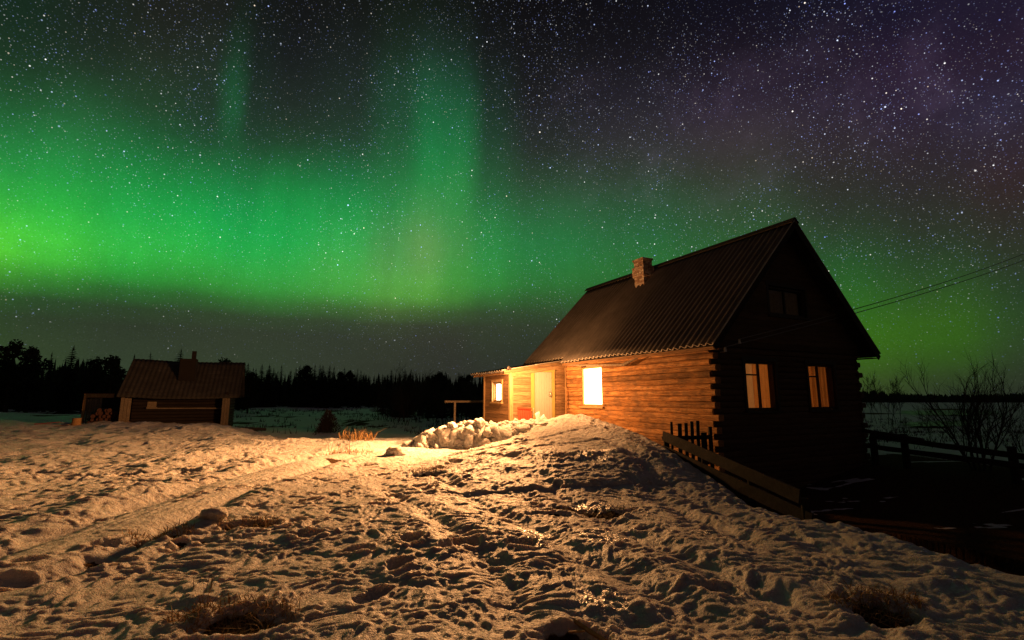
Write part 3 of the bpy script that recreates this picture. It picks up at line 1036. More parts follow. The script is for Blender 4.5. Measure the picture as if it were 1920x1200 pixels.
def corrugated(name, x_of, matl, ya, yb, s_len, period=0.2, amp=0.034, sheets=1, lift=0.007, parent=HOUSE):
    """wavy sheets; x_of(t) gives (x, z, nx, nz) at distance t down the slope"""
    vs, fs = [], []
    per = 8
    ncol = int((yb - ya) / period * per)
    mb_ = MB()
    for sh in range(sheets):
        t0 = s_len * sh / sheets - (0.12 if sh else 0)
        t1 = s_len * (sh + 1) / sheets
        rows = 14
        base = len(vs)
        off = random.uniform(-0.02, 0.02)
        for r_ in range(rows + 1):
            t = t0 + (t1 - t0) * r_ / rows
            x, z, nx, nz = x_of(t)
            up = lift * (sheets - 1 - sh) * 0 + lift * (r_ / rows)
            for c in range(ncol + 1):
                y = ya + (yb - ya) * c / ncol
                wv = amp * math.cos(2 * math.pi * c / per) + up + 0.008 * mnoise.noise(Vector((y * 0.7, t * 0.8, sh)))
                sheet_col = int((y - ya) / 1.1)
                wv += 0.006 * math.sin(sheet_col * 12.9 + sh * 4.1)
                edge = 0.03 * math.sin(sheet_col * 7.7 + sh * 3.3) if r_ == rows else 0
                dx, dz, _, _ = [a - b for a, b in zip(x_of(t + edge), x_of(t))]
                vs.append((x + nx * wv + dx, y, z + nz * wv + dz))
        for r_ in range(rows):
            for c in range(ncol):
                a = base + r_ * (ncol + 1) + c
                fs.append((a, a + 1, a + ncol + 2, a + ncol + 1))
    mb_.add(vs, fs, 0, 0.5, True)
    o = mb_.build(name, matl, parent)
    md = o.modifiers.new('thickness', 'SOLIDIFY')
    md.thickness = 0.026
    md.offset = -1
    o.data.materials.append(M['lit_slate_edge'])
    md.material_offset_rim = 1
    return o


slen = math.hypot(W_ / 2 + OV, ZR - ZE)
cx_, sz_ = (W_ / 2 + OV) / slen, (ZR - ZE) / slen
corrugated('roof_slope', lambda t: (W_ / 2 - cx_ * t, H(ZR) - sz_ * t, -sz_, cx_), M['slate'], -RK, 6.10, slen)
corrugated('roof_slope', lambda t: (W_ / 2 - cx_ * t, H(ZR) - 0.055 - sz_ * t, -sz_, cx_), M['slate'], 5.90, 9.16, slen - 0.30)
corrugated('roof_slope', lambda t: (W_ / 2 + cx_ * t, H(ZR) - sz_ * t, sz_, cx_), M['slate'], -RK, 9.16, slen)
mb = MB()
for sg in (-1, 1):   # ridge boards
    mb.beam((W_ / 2 + sg * 0.075, -RK - 0.02, H(ZR) + 0.0), (W_ / 2 + sg * 0.075, 9.18, H(ZR) + 0.0), 0.20, 0.022, (sg * sz_, 0, cx_), seg=12, jit=0.004)
mb.build('ridge_cap', M['old'], HOUSE)
for yy in (-RK + 0.03, LF + 0.10):    # barge boards under the overhang
    mb = MB()
    for x0 in (-OV + 0.02, W_ + OV - 0.02):
        mb.beam((x0, yy, H(ZE) - 0.10), (W_ / 2, yy, H(ZR) - 0.13), 0.025, 0.15, (0, 0, 1), seg=6, jit=0.003)
    mb.build('barge_board', M['old'], HOUSE)
mb = MB()    # roof boarding under the sheets, stopping light from the attic
for x0 in (-OV + 0.03, W_ + OV - 0.03):
    sg = 1 if x0 < 1 else -1
    a = Vector((x0, 0, H(ZE) - 0.055))
    b = Vector((W_ / 2, 0, H(ZR) - 0.07))
    n = 22
    for i in range(n):
        p, q = a.lerp(b, i / n), a.lerp(b, (i + 0.93) / n)
        c = (p + q) / 2
        mb.beam((c.x, -RK + 0.05, c.z), (c.x, 9.1 if not (sg > 0 and i < 2) else 6.1, c.z), (q - p).length, 0.022, (-sg * sz_, 0, cx_))
mb.build('roof_boarding', M['old'], HOUSE)
mb = MB()    # eave fascia over the long wall, and the end soffit of the right eave
mb.beam((-OV + 0.06, -RK + 0.05, H(ZE) - 0.085), (-OV + 0.06, 6.06, H(ZE) - 0.085), 0.022, 0.09, seg=14, jit=0.003)
mb.beam((-0.19, -RK + 0.06, H(ZE) - 0.10), (-0.19, 6.06, H(ZE) - 0.10), 0.26, 0.02, seg=10, jit=0.003)
mb.beam((W_ + 0.19, -RK + 0.06, H(ZE) - 0.10), (W_ + 0.19, 9.06, H(ZE) - 0.10), 0.30, 0.02, seg=10, jit=0.003)
mb.build('eave_board', M['board_y'], HOUSE)

# ---- chimney of brick courses
mb = MB()
cx0, cy0 = 2.28, 4.66
cw, cd = 0.42, 0.50
z = H(roof_z(cx0)) - 0.25
k = 0
while z < H(4.93):
    grow = 0.045 if H(4.22) < z < H(4.62) else 0.0
    if z > H(4.84):
        grow = 0.03
    x0, x1, y0, y1 = cx0 - grow, cx0 + cw + grow, cy0 - grow, cy0 + cd + grow
    zt = z + 0.062
    bl = 0.245
    for fx in (0, 1):                       # bricks along y on both x faces
        y = y0 - (bl / 2 if k % 2 else 0)
        while y < y1:
            a, b = max(y, y0), min(y + bl - 0.012, y1)
            if b - a > 0.03:
                j = random.uniform(-0.008, 0.008)
                mb.box((x0 + j, a, z) if not fx else (x1 - 0.12, a, z), (x0 + 0.12, b, zt) if not fx else (x1 + j, b, zt))
            y += bl
    for fy in (0, 1):
        x = x0 + 0.123 - (bl / 2 if k % 2 == 0 else 0)
        while x < x1 - 0.123:
            a, b = max(x, x0 + 0.123), min(x + bl - 0.012, x1 - 0.123)
            if b - a > 0.02:
                j = random.uniform(-0.008, 0.008)
                mb.box((a, y0 + j, z) if not fy else (a, y1 - 0.11, z), (b, y0 + 0.11, zt) if not fy else (b, y1 + j, zt))
            x += bl
    z += 0.075
    k += 1
CH = mb.build('chimney', M['brick'], HOUSE)
mb = MB()
mb.box((cx0 + 0.02, cy0 + 0.02, H(roof_z(cx0)) - 0.25), (cx0 + cw - 0.02, cy0 + cd - 0.02, H(4.87)))
mb.build('mortar', M['oldlight'], CH)


# ---- windows
def window(x_map, w0, w1, z0, z1, framem, barm, lit=None, curtain=None, transom=True, sill=True, mullion=0.53, casing=0.075, glass=True):
    """x_map(s, d, z): s along the wall, d depth into the house"""
    def bx(mb, s0, s1, d0, d1, a, b):
        pts = [x_map(s, d, z) for s in (s0, s1) for d in (d0, d1) for z in (a, b)]
        mb.box(tuple(min(p[i] for p in pts) for i in range(3)), tuple(max(p[i] for p in pts) for i in range(3)))
    mb = MB()
    f = 0.05
    for s0, s1, a, b in ((w0, w0 + f, z0, z1), (w1 - f, w1, z0, z1), (w0 + f, w1 - f, z1 - f, z1), (w0 + f, w1 - f, z0, z0 + f)):
        bx(mb, s0, s1, 0.005, 0.15, a, b)
    win = mb.build('window', framem, HOUSE)
    if casing:
        mb = MB()
        bx(mb, w0 - casing, w0 + 0.012, -0.05, 0.004, z0 - 0.02, z1 + 0.02)
        bx(mb, w1 - 0.012, w1 + casing, -0.05, 0.004, z0 - 0.02, z1 + 0.02)
        bx(mb, w0 - casing - 0.02, w1 + casing + 0.02, -0.052, 0.004, z1 + 0.02, z1 + 0.11)
        mb.build('casing', framem, win)
    if sill:
        mb = MB()
        bx(mb, w0 - 0.09, w1 + 0.09, -0.09, 0.01, z0 - 0.075, z0 - 0.022)
        mb.build('sill', framem, win)
    mb = MB()
    ms = w0 + (w1 - w0) * mullion
    if barm:
        if mullion < 1:
            bx(mb, ms - 0.028, ms + 0.028, 0.05, 0.10, z0 + f, z1 - f)
        if transom:
            zt = z1 - (z1 - z0) * 0.275
            bx(mb, w0 + f, ms - 0.028 if mullion < 1 else w0 + (w1 - w0) * 0.48, 0.055, 0.095, zt - 0.018, zt + 0.018)
        mb.build('glazing_bar', barm, win)
    if glass:
        mb = MB()
        p = [x_map(w0 + f, 0.075, z0 + f), x_map(w1 - f, 0.075, z0 + f), x_map(w1 - f, 0.075, z1 - f), x_map(w0 + f, 0.075, z1 - f)]
        mb.add(p, [(0, 1, 2, 3)])
        mb.build('glass', M['glass'], win)
    return win, bx


def long_map(s, d, z):
    return (d, s, z)


def gable_map(s, d, z):
    return (s, d, z)


# the bright window of the long wall: a blind glowing with lamp light behind the panes
win, bx = window(long_map, *WIN_LONG, M['frame_tan'], None, casing=0.0, sill=True, glass=False)
mb = MB()
mb.add([long_map(s, 0.06, z) for s, z in ((WIN_LONG[0] + 0.05, WIN_LONG[2] + 0.05), (WIN_LONG[1] - 0.05, WIN_LONG[2] + 0.05), (WIN_LONG[1] - 0.05, WIN_LONG[3] - 0.05), (WIN_LONG[0] + 0.05, WIN_LONG[3] - 0.05))], [(0, 3, 2, 1)])
mb.build('lit_blind', M['lit'], win)
mb = MB()
bx(mb, WIN_LONG[0] + 0.02, WIN_LONG[1] - 0.02, 0.07, 0.12, WIN_LONG[2] + 0.02, WIN_LONG[3] - 0.02)
mb.build('blind_backing', M['white'], win)  # unseen slab added to keep the blind's glow out of the room
mb = MB()
bx(mb, 4.80, WIN_LONG[1] - 0.05, 0.035, 0.055, H(0.655), H(0.675))
mb.build('glazing_bar', M['white'], win)


def curtain(win, s0, s1, z0, z1, d, matl, folds, amp, name='curtain'):
    mb = MB()
    n = 60
    vs, fs = [], []
    for i in range(n + 1):
        u = i / n
        s = s0 + (s1 - s0) * u
        dd = d + amp * math.sin(u * folds * 2 * math.pi + 1.3 * math.sin(u * 5)) + 0.3 * amp * math.sin(u * folds * 5.1 * math.pi)
        vs += [gable_map(s, dd, z0), gable_map(s + 0.02 * math.sin(u * 9), d + (dd - d) * 0.8, z1)]
    for i in range(n):
        fs.append((2 * i, 2 * i + 2, 2 * i + 3, 2 * i + 1))
    mb.add(vs, fs, 0, 0.5, True)
    return mb.build(name, matl, win)


w1, _ = window(gable_map, *WG1, M['frame_dark'], M['frame_dark'], mullion=0.53)
curtain(w1, WG1[0] - 0.0, WG1[0] + 0.60, WG1[2] + 0.02, WG1[3] + 0.0, 0.21, M['curtain_tan'], 1.2, 0.010)
curtain(w1, WG1[0] + 0.57, WG1[1] - 0.0, WG1[2] + 0.02, WG1[3] + 0.0, 0.20, M['curtain_orange'], 3.2, 0.024)
w2, _ = window(gable_map, *WG2, M['frame_dark'], M['frame_dark'], mullion=0.48)
curtain(w2, WG2[0] - 0.0, WG2[0] + 0.56, WG2[2] + 0.02, WG2[3] + 0.0, 0.21, M['curtain_orange'], 1.3, 0.008)
curtain(w2, WG2[0] + 0.52, WG2[1] - 0.0, WG2[2] + 0.02, WG2[3] + 0.0, 0.20, M['curtain_orange'], 2.3, 0.028)
for g in (WG1, WG2):
    pass
aw, _ = window(gable_map, 2.29, 3.85, H(2.17), H(2.93), M['frame_dark'], M['frame_dark'], mullion=0.5, transom=False, casing=0.06)
mb = MB()
mb.box((2.3, 0.16, H(2.18)), (3.84, 0.2, H(2.92)))
mb.build('attic_board', M['oldlight'], aw)

lamp = bpy.data.lights.new('room_lamp', 'POINT')
lamp.energy = 88
lamp.color = (1.0, 0.56, 0.24)
lamp.shadow_soft_size = 0.08
lo = bpy.data.objects.new('room_lamp', lamp)
COL.objects.link(lo)
lo.parent = HOUSE
lo.location = (2.4, 2.9, H(0.75))

# ---- the porch wing: door wall facing the yard, window wall facing left
XP, YE2 = -2.2, 8.47
zs = lambda x: 1.20 + x * 0.166             # shed roof under-side height against x (eye relative)
mb = MB()
zz = H(-2.2)
door0, door1 = -1.43, -0.51
while zz < H(1.0):                            # horizontal boards of the door wall
    zt = zz + 0.125
    for a, b in ((XP + 0.08, door0), (door1, -0.025)):
        top = min(zt - 0.006, H(zs((a + b) / 2)) - 0.02)
        if top - zz > 0.02:
            j = random.uniform(-0.006, 0.006)
            if zz < H(0.94):
                mb.beam((a, LI + j, (zz + top) / 2), (b, LI + j, (zz + top) / 2), 0.03, top - zz, seg=6, jit=0.0025)
    zz = zt
top = [(XP + 0.08, H(zs(XP + 0.08)) - 0.02), (-0.025, H(zs(-0.025)) - 0.02)]
mb.add([(XP + 0.08, LI + 0.02, H(0.6)), (-0.025, LI + 0.02, H(0.6)), (-0.025, LI + 0.02, top[1][1]), (XP + 0.08, LI + 0.02, top[0][1]),
        (XP + 0.08, LI + 0.05, H(0.6)), (-0.025, LI + 0.05, H(0.6)), (-0.025, LI + 0.05, top[1][1]), (XP + 0.08, LI + 0.05, top[0][1])], MB.BOXF)
mb.build('porch_wall', M['board_x'], HOUSE)
mb = MB()
pw = (6.93, 7.70, H(-0.14), H(0.50))
zz = H(-2.2)
while zz < H(0.74):                           # window wall of the porch
    zt = min(zz + 0.125, H(0.76))
    spans = [(LI + 0.07, YE2)]
    if zt > pw[2] and zz < pw[3]:
        spans = [(LI + 0.07, pw[0]), (pw[1], YE2)]
    for a, b in spans:
        j = random.uniform(-0.005, 0.005)
        mb.beam((XP + j, a, (zz + zt - 0.006) / 2), (XP + j, b, (zz + zt - 0.006) / 2), 0.03, zt - zz - 0.006, seg=5, jit=0.002)
    zz = zt
mb.box((XP - 0.015, YE2, 0), (0, YE2 + 0.03, H(0.8)))
mb.build('porch_side_wall', M['board_y'], HOUSE)
mb = MB()
mb.box((XP - 0.05, LI - 0.055, 0), (XP + 0.075, LI + 0.06, H(0.80)))
mb.build('corner_post', M['board_v'], HOUSE)
mb = MB()
mb.box((XP - 0.035, YE2 - 0.06, 0), (XP + 0.04, YE2 + 0.05, H(0.76)))
mb.build('corner_post', M['board_v'], HOUSE)
mb = MB()
mb.box((-0.06, LI - 0.07, 0), (-0.025, LI - 0.005, H(1.12)))
mb.build('corner_batten', M['board_v'], HOUSE)
# porch roof
tl = math.hypot(2.55, 2.55 * 0.166)
ca, sa = 2.55 / tl, 2.55 * 0.166 / tl
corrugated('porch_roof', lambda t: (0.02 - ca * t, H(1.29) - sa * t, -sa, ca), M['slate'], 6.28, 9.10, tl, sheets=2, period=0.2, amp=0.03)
mb = MB()
mb.beam((0.06, 6.22, H(1.235)), (XP - 0.28, 6.22, H(zs(XP - 0.28)) + 0.035), 0.028, 0.11, seg=8, jit=0.002)
mb.beam((0.0, 6.262, H(1.10)), (XP + 0.02, 6.262, H(zs(XP + 0.02)) - 0.10), 0.02, 0.12, seg=8, jit=0.002)
mb.build('fascia', M['board_x'], HOUSE)
mb = MB()
mb.beam((XP - 0.22, 6.30, H(0.79)), (XP - 0.22, 9.05, H(0.79)), 0.02, 0.10, seg=8, jit=0.002)
mb.beam((XP - 0.12, 6.30, H(0.765)), (XP - 0.12, 9.05, H(0.765)), 0.18, 0.02, seg=8, jit=0.002)
mb.build('eave_board', M['board_y'], HOUSE)
mb = MB()
mb.beam((0.0, 7.6, H(1.16)), (XP - 0.2, 7.6, H(zs(XP - 0.2)) - 0.035), 2.6, 0.02)
mb.build('porch_ceiling', M['board_x'], HOUSE)
# door
mb = MB()
nb = 7
for i in range(nb):
    a = -1.30 + 0.70 * i / nb
    mb.box((a, LI - 0.012, H(-1.02)), (a + 0.70 / nb - 0.005, LI + 0.03, H(0.855)))
mb.box((-1.30, LI + 0.0301, H(-1.02)), (-0.60, LI + 0.05, H(0.855)))
dr = mb.build('door', M['door'], HOUSE)
mb = MB()
mb.tube([(-0.68, LI - 0.02, H(0.02)), (-0.68, LI - 0.06, H(0.03)), (-0.68, LI - 0.065, H(0.10)), (-0.68, LI - 0.06, H(0.17)), (-0.68, LI - 0.02, H(0.18))], 0.016, 8)
mb.build('handle', M['metal'], dr)
mb = MB()
mb.box((-1.43, LI - 0.045, H(-1.05)), (-1.303, LI + 0.05, H(0.86)))
mb.box((-0.597, LI - 0.045, H(-1.05)), (-0.50, LI + 0.05, H(0.86)))
mb.box((-1.45, LI - 0.048, H(0.862)), (-0.48, LI + 0.05, H(0.955)))
mb.build('door_frame', M['yellow'], HOUSE)


# porch window
def porch_map(s, d, z):
    return (XP + d, s, z)


pwin, bx = window(porch_map, *pw, M['frame_tan'], None, casing=0.06, glass=False)
mb = MB()
e0, e1 = pw[0] + 0.04, pw[0] + 0.60
mb.add([porch_map(s, 0.055, z) for s, z in ((e0, pw[2] + 0.03), (e1, pw[2] + 0.03), (e1, pw[3] - 0.03), (e0, pw[3] - 0.03))], [(0, 3, 2, 1)])
mb.build('lit_blind', M['lit_porch'], pwin)
mb = MB()
bx(mb, pw[0] + 0.02, pw[1] - 0.02, 0.07, 0.09, pw[2], pw[3])
mb.build('curtain', M['yellow'], pwin)
mb = MB()
bx(mb, pw[0] + 0.24, pw[0] + 0.262, 0.03, 0.045, pw[2] + 0.05, pw[3] - 0.05)
bx(mb, pw[0] + 0.263, pw[0] + 0.60, 0.032, 0.042, H(0.165), H(0.19))
mb.build('glazing_bar', M['frame_dark'], pwin)
# insulators on the gable
mb = MB()
for lx_, lz_ in ((0.37, 1.08), (0.89, 1.30)):
    mb = MB()
    mb.tube([(lx_, 0.0, H(lz_)), (lx_, -0.13, H(lz_)), (lx_, -0.15, H(lz_ + 0.02))], 0.010, 6)
    mb.tube([(lx_, -0.15, H(lz_ - 0.005)), (lx_, -0.15, H(lz_ + 0.03)), (lx_, -0.15, H(lz_ + 0.06)), (lx_, -0.15, H(lz_ + 0.10))], [0.042, 0.036, 0.026, 0.030], 10)
    mb.build('insulator', M['porcelain'], HOUSE)


# ------------------------------------------------------------------ things by the house
def HW(lx, ly, z):                       # house-space point (z relative to the eye) -> world
    a, b = from_house(lx, ly)
    return Vector((a, b, z + ZC))


def span_wire(name, p, q, sag, label, r=0.013):
    mb = MB()
    n = 40
    pts = []
    for i in range(n + 1):
        t = i / n
        c = p.lerp(q, t)
        c.z -= sag * 4 * t * (1 - t)
        pts.append(c)
    mb.tube(pts, r, 5)
    return tag(mb.build(name, M['wire']), label, 'power line', 'power lines to the gable')


for lx_, lz_, end, sg, nm in ((0.37, 1.19, at(2120, 398, 30), 0.55, 'lower overhead wire strung from the gable insulator nearest the corner logs'),
                              (0.89, 1.41, at(2120, 372, 31), 0.75, 'upper overhead wire strung from the gable insulator nearer the windows')):
    span_wire('power_line', HW(lx_, -0.15, lz_), end, sg, nm)

# long pole stored under the eave, with a crooked end
mb = MB()


def onx(px, py, X):
    r = ray(px, py)
    a = CP * r.x + SP * r.y
    k = (X + CP * HX + SP * HY) / a
    return Vector((r.x * k, r.y * k, r.z * k + ZC))


mb.tube([onx(1058, 684, -0.22), onx(1090, 684.5, -0.22), onx(1130, 684, -0.22), onx(1172, 684, -0.22)], [0.03, 0.036, 0.034, 0.04], 8)
mb.tube([onx(1168, 684, -0.22), onx(1177, 680, -0.23), onx(1184, 676, -0.24), onx(1196, 671, -0.22)], [0.05, 0.045, 0.03, 0.014], 8)
tag(mb.build('pole', M['oldlight']), 'long wooden pole with a crooked end hung under the eave above the bright window', 'pole')

# added lamp on the outer corner of the porch, put in to light the yard
t = empty('added_yard_lamp', HW(-2.36, 6.04, 0.93), PHI, 'small added lamp with a shade on the outer corner of the porch by the fascia end', 'lamp')
mb = MB()
AIM = Vector((-0.96, -0.17, 0.24)).normalized()
SIDE = AIM.cross(Vector((0, 0, 1))).normalized()
mb.tube([AIM * -0.07, AIM * -0.05, AIM * 0.0, AIM * 0.05], [0.015, 0.035, 0.05, 0.075], 14, caps=False)
mb.tube([AIM * -0.07, AIM * -0.071], [0.015, 0.001], 14, caps=False)
mb.build('shade', M['frame_dark'], t)
mb = MB()
mb.tube([AIM * -0.06, Vector((0.02, 0.03, 0.04)), Vector((0.08, 0.17, -0.06))], 0.010, 6)
mb.build('bracket', M['frame_tan'], t)
sl = bpy.data.lights.new('added_yard_spot', 'SPOT')
sl.energy = FLOOD
sl.color = LAMP_COL
sl.spot_size = R(SPOT)
sl.spot_blend = 1.0
sl.shadow_soft_size = 0.22
so = bpy.data.objects.new('added_yard_spot', sl)
COL.objects.link(so)
so.parent = t
so.location = AIM * 0.26
pl = bpy.data.lights.new('added_yard_fill', 'POINT')
pl.energy = YARD_FILL
pl.color = LAMP_COL
pl.shadow_soft_size = 0.12
po = bpy.data.objects.new('added_yard_fill', pl)
COL.objects.link(po)
po.parent = t
po.location = Vector((-0.30, -0.90, -0.10))  # fill light hanging free of the shade, added to brighten wall and roof
so.rotation_euler = AIM.to_track_quat('-Z', 'Y').to_euler()

# thin pole leaning in the corner by the door
mb = MB()
mb.tube([HW(-0.22, 6.05, -0.98), HW(-0.10, 6.14, 0.33)], [0.022, 0.018], 8)
tag(mb.build('broom_handle', M['fresh']), 'thin wooden pole leaning in the corner between door and log wall', 'stick')

# red slatted board by the door
t = empty('sled', HW(-1.74, 6.10, -1.05), PHI, 'red slatted wooden sled leaning upright beside the yellow door', 'sled')
mb = MB()
for i in range(6):
    a = -0.25 + i * 0.085
    mb.beam((a + 0.04, 0, 0.0), (a + 0.04, 0.10, 0.72 - 0.02 * i * 0.6), 0.074, 0.02, (0, -1, 0))
mb.build('slats', M['red'], t)
mb = MB()
mb.beam((-0.27, 0.07, 0.70), (0.27, 0.07, 0.66), 0.03, 0.05)
mb.build('crossbar', M['red'], t)
mb = MB()
mb.beam((-0.27, -0.02, 0.25), (0.27, -0.02, 0.25), 0.03, 0.05)
mb.build('crossbar', M['red'], t)
mb = MB()
mb.tube([(0.26, -0.02, 0.0), (0.28, 0.02, 0.4), (0.33, 0.05, 0.70)], 0.014, 6)
mb.build('runner', M['metal'], t)

# two white snow shovels
for k, (lx_, rot, lab) in enumerate(((-1.26, 0.35, 'white plastic snow shovel leaning against the door frame next to the red sled'), (-0.98, 0.75, 'white plastic snow shovel tilted low in front of the door'))):
    p = HW(lx_, 5.95 - 0.12 * k, -1.0)
    t = empty('snow_shovel', (p.x, p.y, p.z), PHI + 0.2 * k, lab, 'shovel', 'snow shovels by the door')
    t.rotation_euler = (0.25, -rot, PHI)
    mb = MB()
    vs, fs = [], []
    for i in range(7):
        for j in range(5):
            u, v = i / 6 - 0.5, j / 4
            vs.append((u * 0.20, -0.05 * (1 - 4 * u * u) + 0.03 * v, 0.22 + 0.36 * v - 0.04 * (4 * u * u) * v))
    for i in range(6):
        for j in range(4):
            a = i * 5 + j
            fs.append((a, a + 5, a + 6, a + 1))
    mb.add(vs, fs, 0, 0.5, True)
    b = mb.build('blade', M['plastic'], t)
    md = b.modifiers.new('thickness', 'SOLIDIFY')
    md.thickness = 0.008
    mb = MB()
    mb.tube([(0, 0, 0.30), (0, 0.02, -0.2)], 0.015, 6)
    mb.build('shaft', M['fresh'], t)

# ------------------------------------------------------------------ fences
fa = at(1243, 808, 10.5)                       # corner of the plank fence
fb = at(1500, 918, 7.15)
gx = lambda p: GH(p.x, p.y)
t = empty('plank_fence', (fa.x, fa.y, gx(fa)), 0, 'leaning dark plank fence running down the snow bank from the house corner', 'fence')


def rel(p):
    return (p.x - t.location.x, p.y - t.location.y, p.z - t.location.z)


dn = Vector((0, 0, 1))
for k in range(3):
    o1, o2 = 0.10 + 0.30 * k, 0.10 + 0.27 * k
    mb = MB()
    mb.beam(rel(fa - dn * o1 + Vector((0.0, 0, 0))), rel(fb - dn * o2 + Vector((0.04 * math.sin(k), 0.02, 0)) + (fb - fa) * 0.05 * math.sin(k * 2.2)), 0.03, 0.20, seg=12, jit=0.006)
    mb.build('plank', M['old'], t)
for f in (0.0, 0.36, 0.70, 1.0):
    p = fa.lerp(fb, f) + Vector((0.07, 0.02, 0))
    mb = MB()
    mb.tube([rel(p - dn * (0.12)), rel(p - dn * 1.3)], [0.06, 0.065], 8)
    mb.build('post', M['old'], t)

hc = HW(-0.12, 0.05, -0.8)
t = empty('picket_fence', (fa.x, fa.y, gx(fa)), 0, 'short dark picket fence between the plank fence and the house corner', 'fence')
for px, top, w in ((1259, 791, 0.05), (1274, 794, 0.085), (1286, 793, 0.07), (1297, 790, 0.07), (1308, 789, 0.075), (1319.5, 811, 0.13)):
    f = (px - 1243) / (1336 - 1243)
    p = fa.lerp(hc, f * 1.0)
    q = at(px, top, p.y)
    mb = MB()
    mb.beam(rel(q), rel(Vector((q.x - 0.02, q.y, q.z - 1.15))), w, 0.025, (0, 1, 0), seg=5, jit=0.003)
    mb.build('picket', M['old'], t)
for dz in (0.16, 0.72):
    mb = MB()
    mb.beam(rel(fa + Vector((0, 0.05, -dz))), rel(hc + Vector((0.0, 0.05, -dz + 0.04))), 0.04, 0.09, seg=8, jit=0.004)
    mb.build('rail', M['old'], t)
mb = MB()
mb.beam(rel(at(1331, 800, 11.25)), rel(at(1331, 800, 11.25) - dn * 1.3), 0.07, 0.07)
mb.build('post', M['old'], t)

# rail fence on the right
ra, rb = at(1616, 806, 14.2), at(1960, 860, 10.6)
t = empty('rail_fence', (ra.x, ra.y, gx(ra)), 0, 'two-rail timber fence with stout posts running off to the right of the house', 'fence')
for y0, y1, x0, x1, d0, d1, hgt in ((806, 826, 1612, 1732, 14.2, 12.9, 0.10), (817, 862, 1632, 1960, 14.0, 10.6, 0.13), (838, 880, 1640, 1960, 13.9, 10.6, 0.13)):
    mb = MB()
    mb.beam(rel(at(x0, y0, d0)), rel(at(x1, y1, d1)), 0.05, hgt, seg=10, jit=0.008)
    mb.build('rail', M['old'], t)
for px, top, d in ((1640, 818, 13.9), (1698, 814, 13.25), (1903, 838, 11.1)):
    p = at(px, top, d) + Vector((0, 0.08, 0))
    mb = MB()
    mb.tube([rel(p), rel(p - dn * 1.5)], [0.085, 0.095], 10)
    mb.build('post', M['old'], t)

# fallen planks with snow on top along the bank
for (x0, y0, x1, y1, d0, d1, lab) in ((1418, 926, 1495, 952, 8.3, 7.6, 'dark fallen plank topped with snow at the foot of the plank fence'),
                                      (1560, 982, 1700, 1012, 6.7, 6.0, 'dark fallen plank topped with snow lying along the bank edge'),
                                      (1820, 1022, 1880, 1034, 6.6, 6.1, 'short fallen plank topped with snow in the dark yard')):
    p, q = at(x0, y0, d0), at(x1, y1, d1)
    p.z, q.z = GH(p.x, p.y) + 0.13, GH(q.x, q.y) + 0.13
    t = empty('fallen_plank', p, 0, lab, 'plank', 'fallen planks with snow')
    mb = MB()
    mb.beam((0, 0, -0.05), tuple(q - p - dn * 0.05), 0.11, 0.10, seg=8, jit=0.006)
    mb.build('board', M['old'], t)
    mb = MB()
    mb.beam((0, 0, 0.012), tuple(q - p + dn * 0.012), 0.07, 0.022, seg=14, jit=0.008)
    mb.build('snow_cap', M['snow'], t)

# plank and stick half sunk in the pit at the bottom of the frame
p, q = at(1078, 1166, 3.55), at(1150, 1212, 3.28)
mb = MB()
mb.beam(p, q, 0.018, 0.045, (0.3, -0.9, 0.3), seg=4, jit=0.001)
tag(mb.build('board', M['fresh']), 'bare orange board sticking out of the melted hole in the foreground', 'board')
p, q = at(1066, 1185, 3.45), at(1096, 1183, 3.42)
mb = MB()
mb.beam(p, q, 0.012, 0.010, seg=3, jit=0.001)
tag(mb.build('stick', M['fresh']), 'small splinter of pale wood beside the orange board', 'stick')

# T-shaped rail left of the porch
pb = at(853, 753, 19.5)
t = empty('hitching_rail', (pb.x, pb.y, GH(pb.x, pb.y)), 0, 'lone wooden post with a horizontal rail left of the porch', 'rail')
mb = MB()
mb.tube([(0, 0, -0.3), (0, 0, pb.z - t.location.z - 0.03)], [0.05, 0.045], 8)
mb.build('post', M['oldlight'], t)
mb = MB()
a, b = at(834, 753, 19.4), at(915, 752, 20.6)
mb.tube([rel(a), rel(a.lerp(b, 0.5) - dn * 0.01), rel(b)], [0.05, 0.045, 0.045], 8)
mb.build('rail', M['oldlight'], t)


# ------------------------------------------------------------------ shovelled snow heap and lumps
def lump_mesh(mb, c, r, seed, sq=(1, 1, 1)):
    bm = bmesh.new()
    bmesh.ops.create_icosphere(bm, subdivisions=3, radius=1.0)
    vs = []
    rot = Matrix.Rotation(seed * 1.7, 3, Vector((math.sin(seed), math.cos(seed * 2.1), 0.5)).normalized())
    for v in bm.verts:
        d = v.co.normalized()
        k = 1 + 0.42 * mnoise.noise(d * 1.3 + Vector((seed, 0, 0))) + 0.20 * mnoise.noise(d * 3.2 + Vector((0, seed, 0))) + 0.15 * mnoise.noise(d * 6.5 + Vector((0, 0, seed))) + 0.09 * mnoise.noise(d * 14.0 + Vector((seed, 0, seed)))
        w = rot @ (d * k)
        vs.append(c + Vector((w.x * r * sq[0], w.y * r * sq[1], w.z * r * sq[2])))
    fs = [tuple(v.index for v in f.verts) for f in bm.faces]
    bm.free()
    mb.add(vs, fs, 0, 0.5, True)


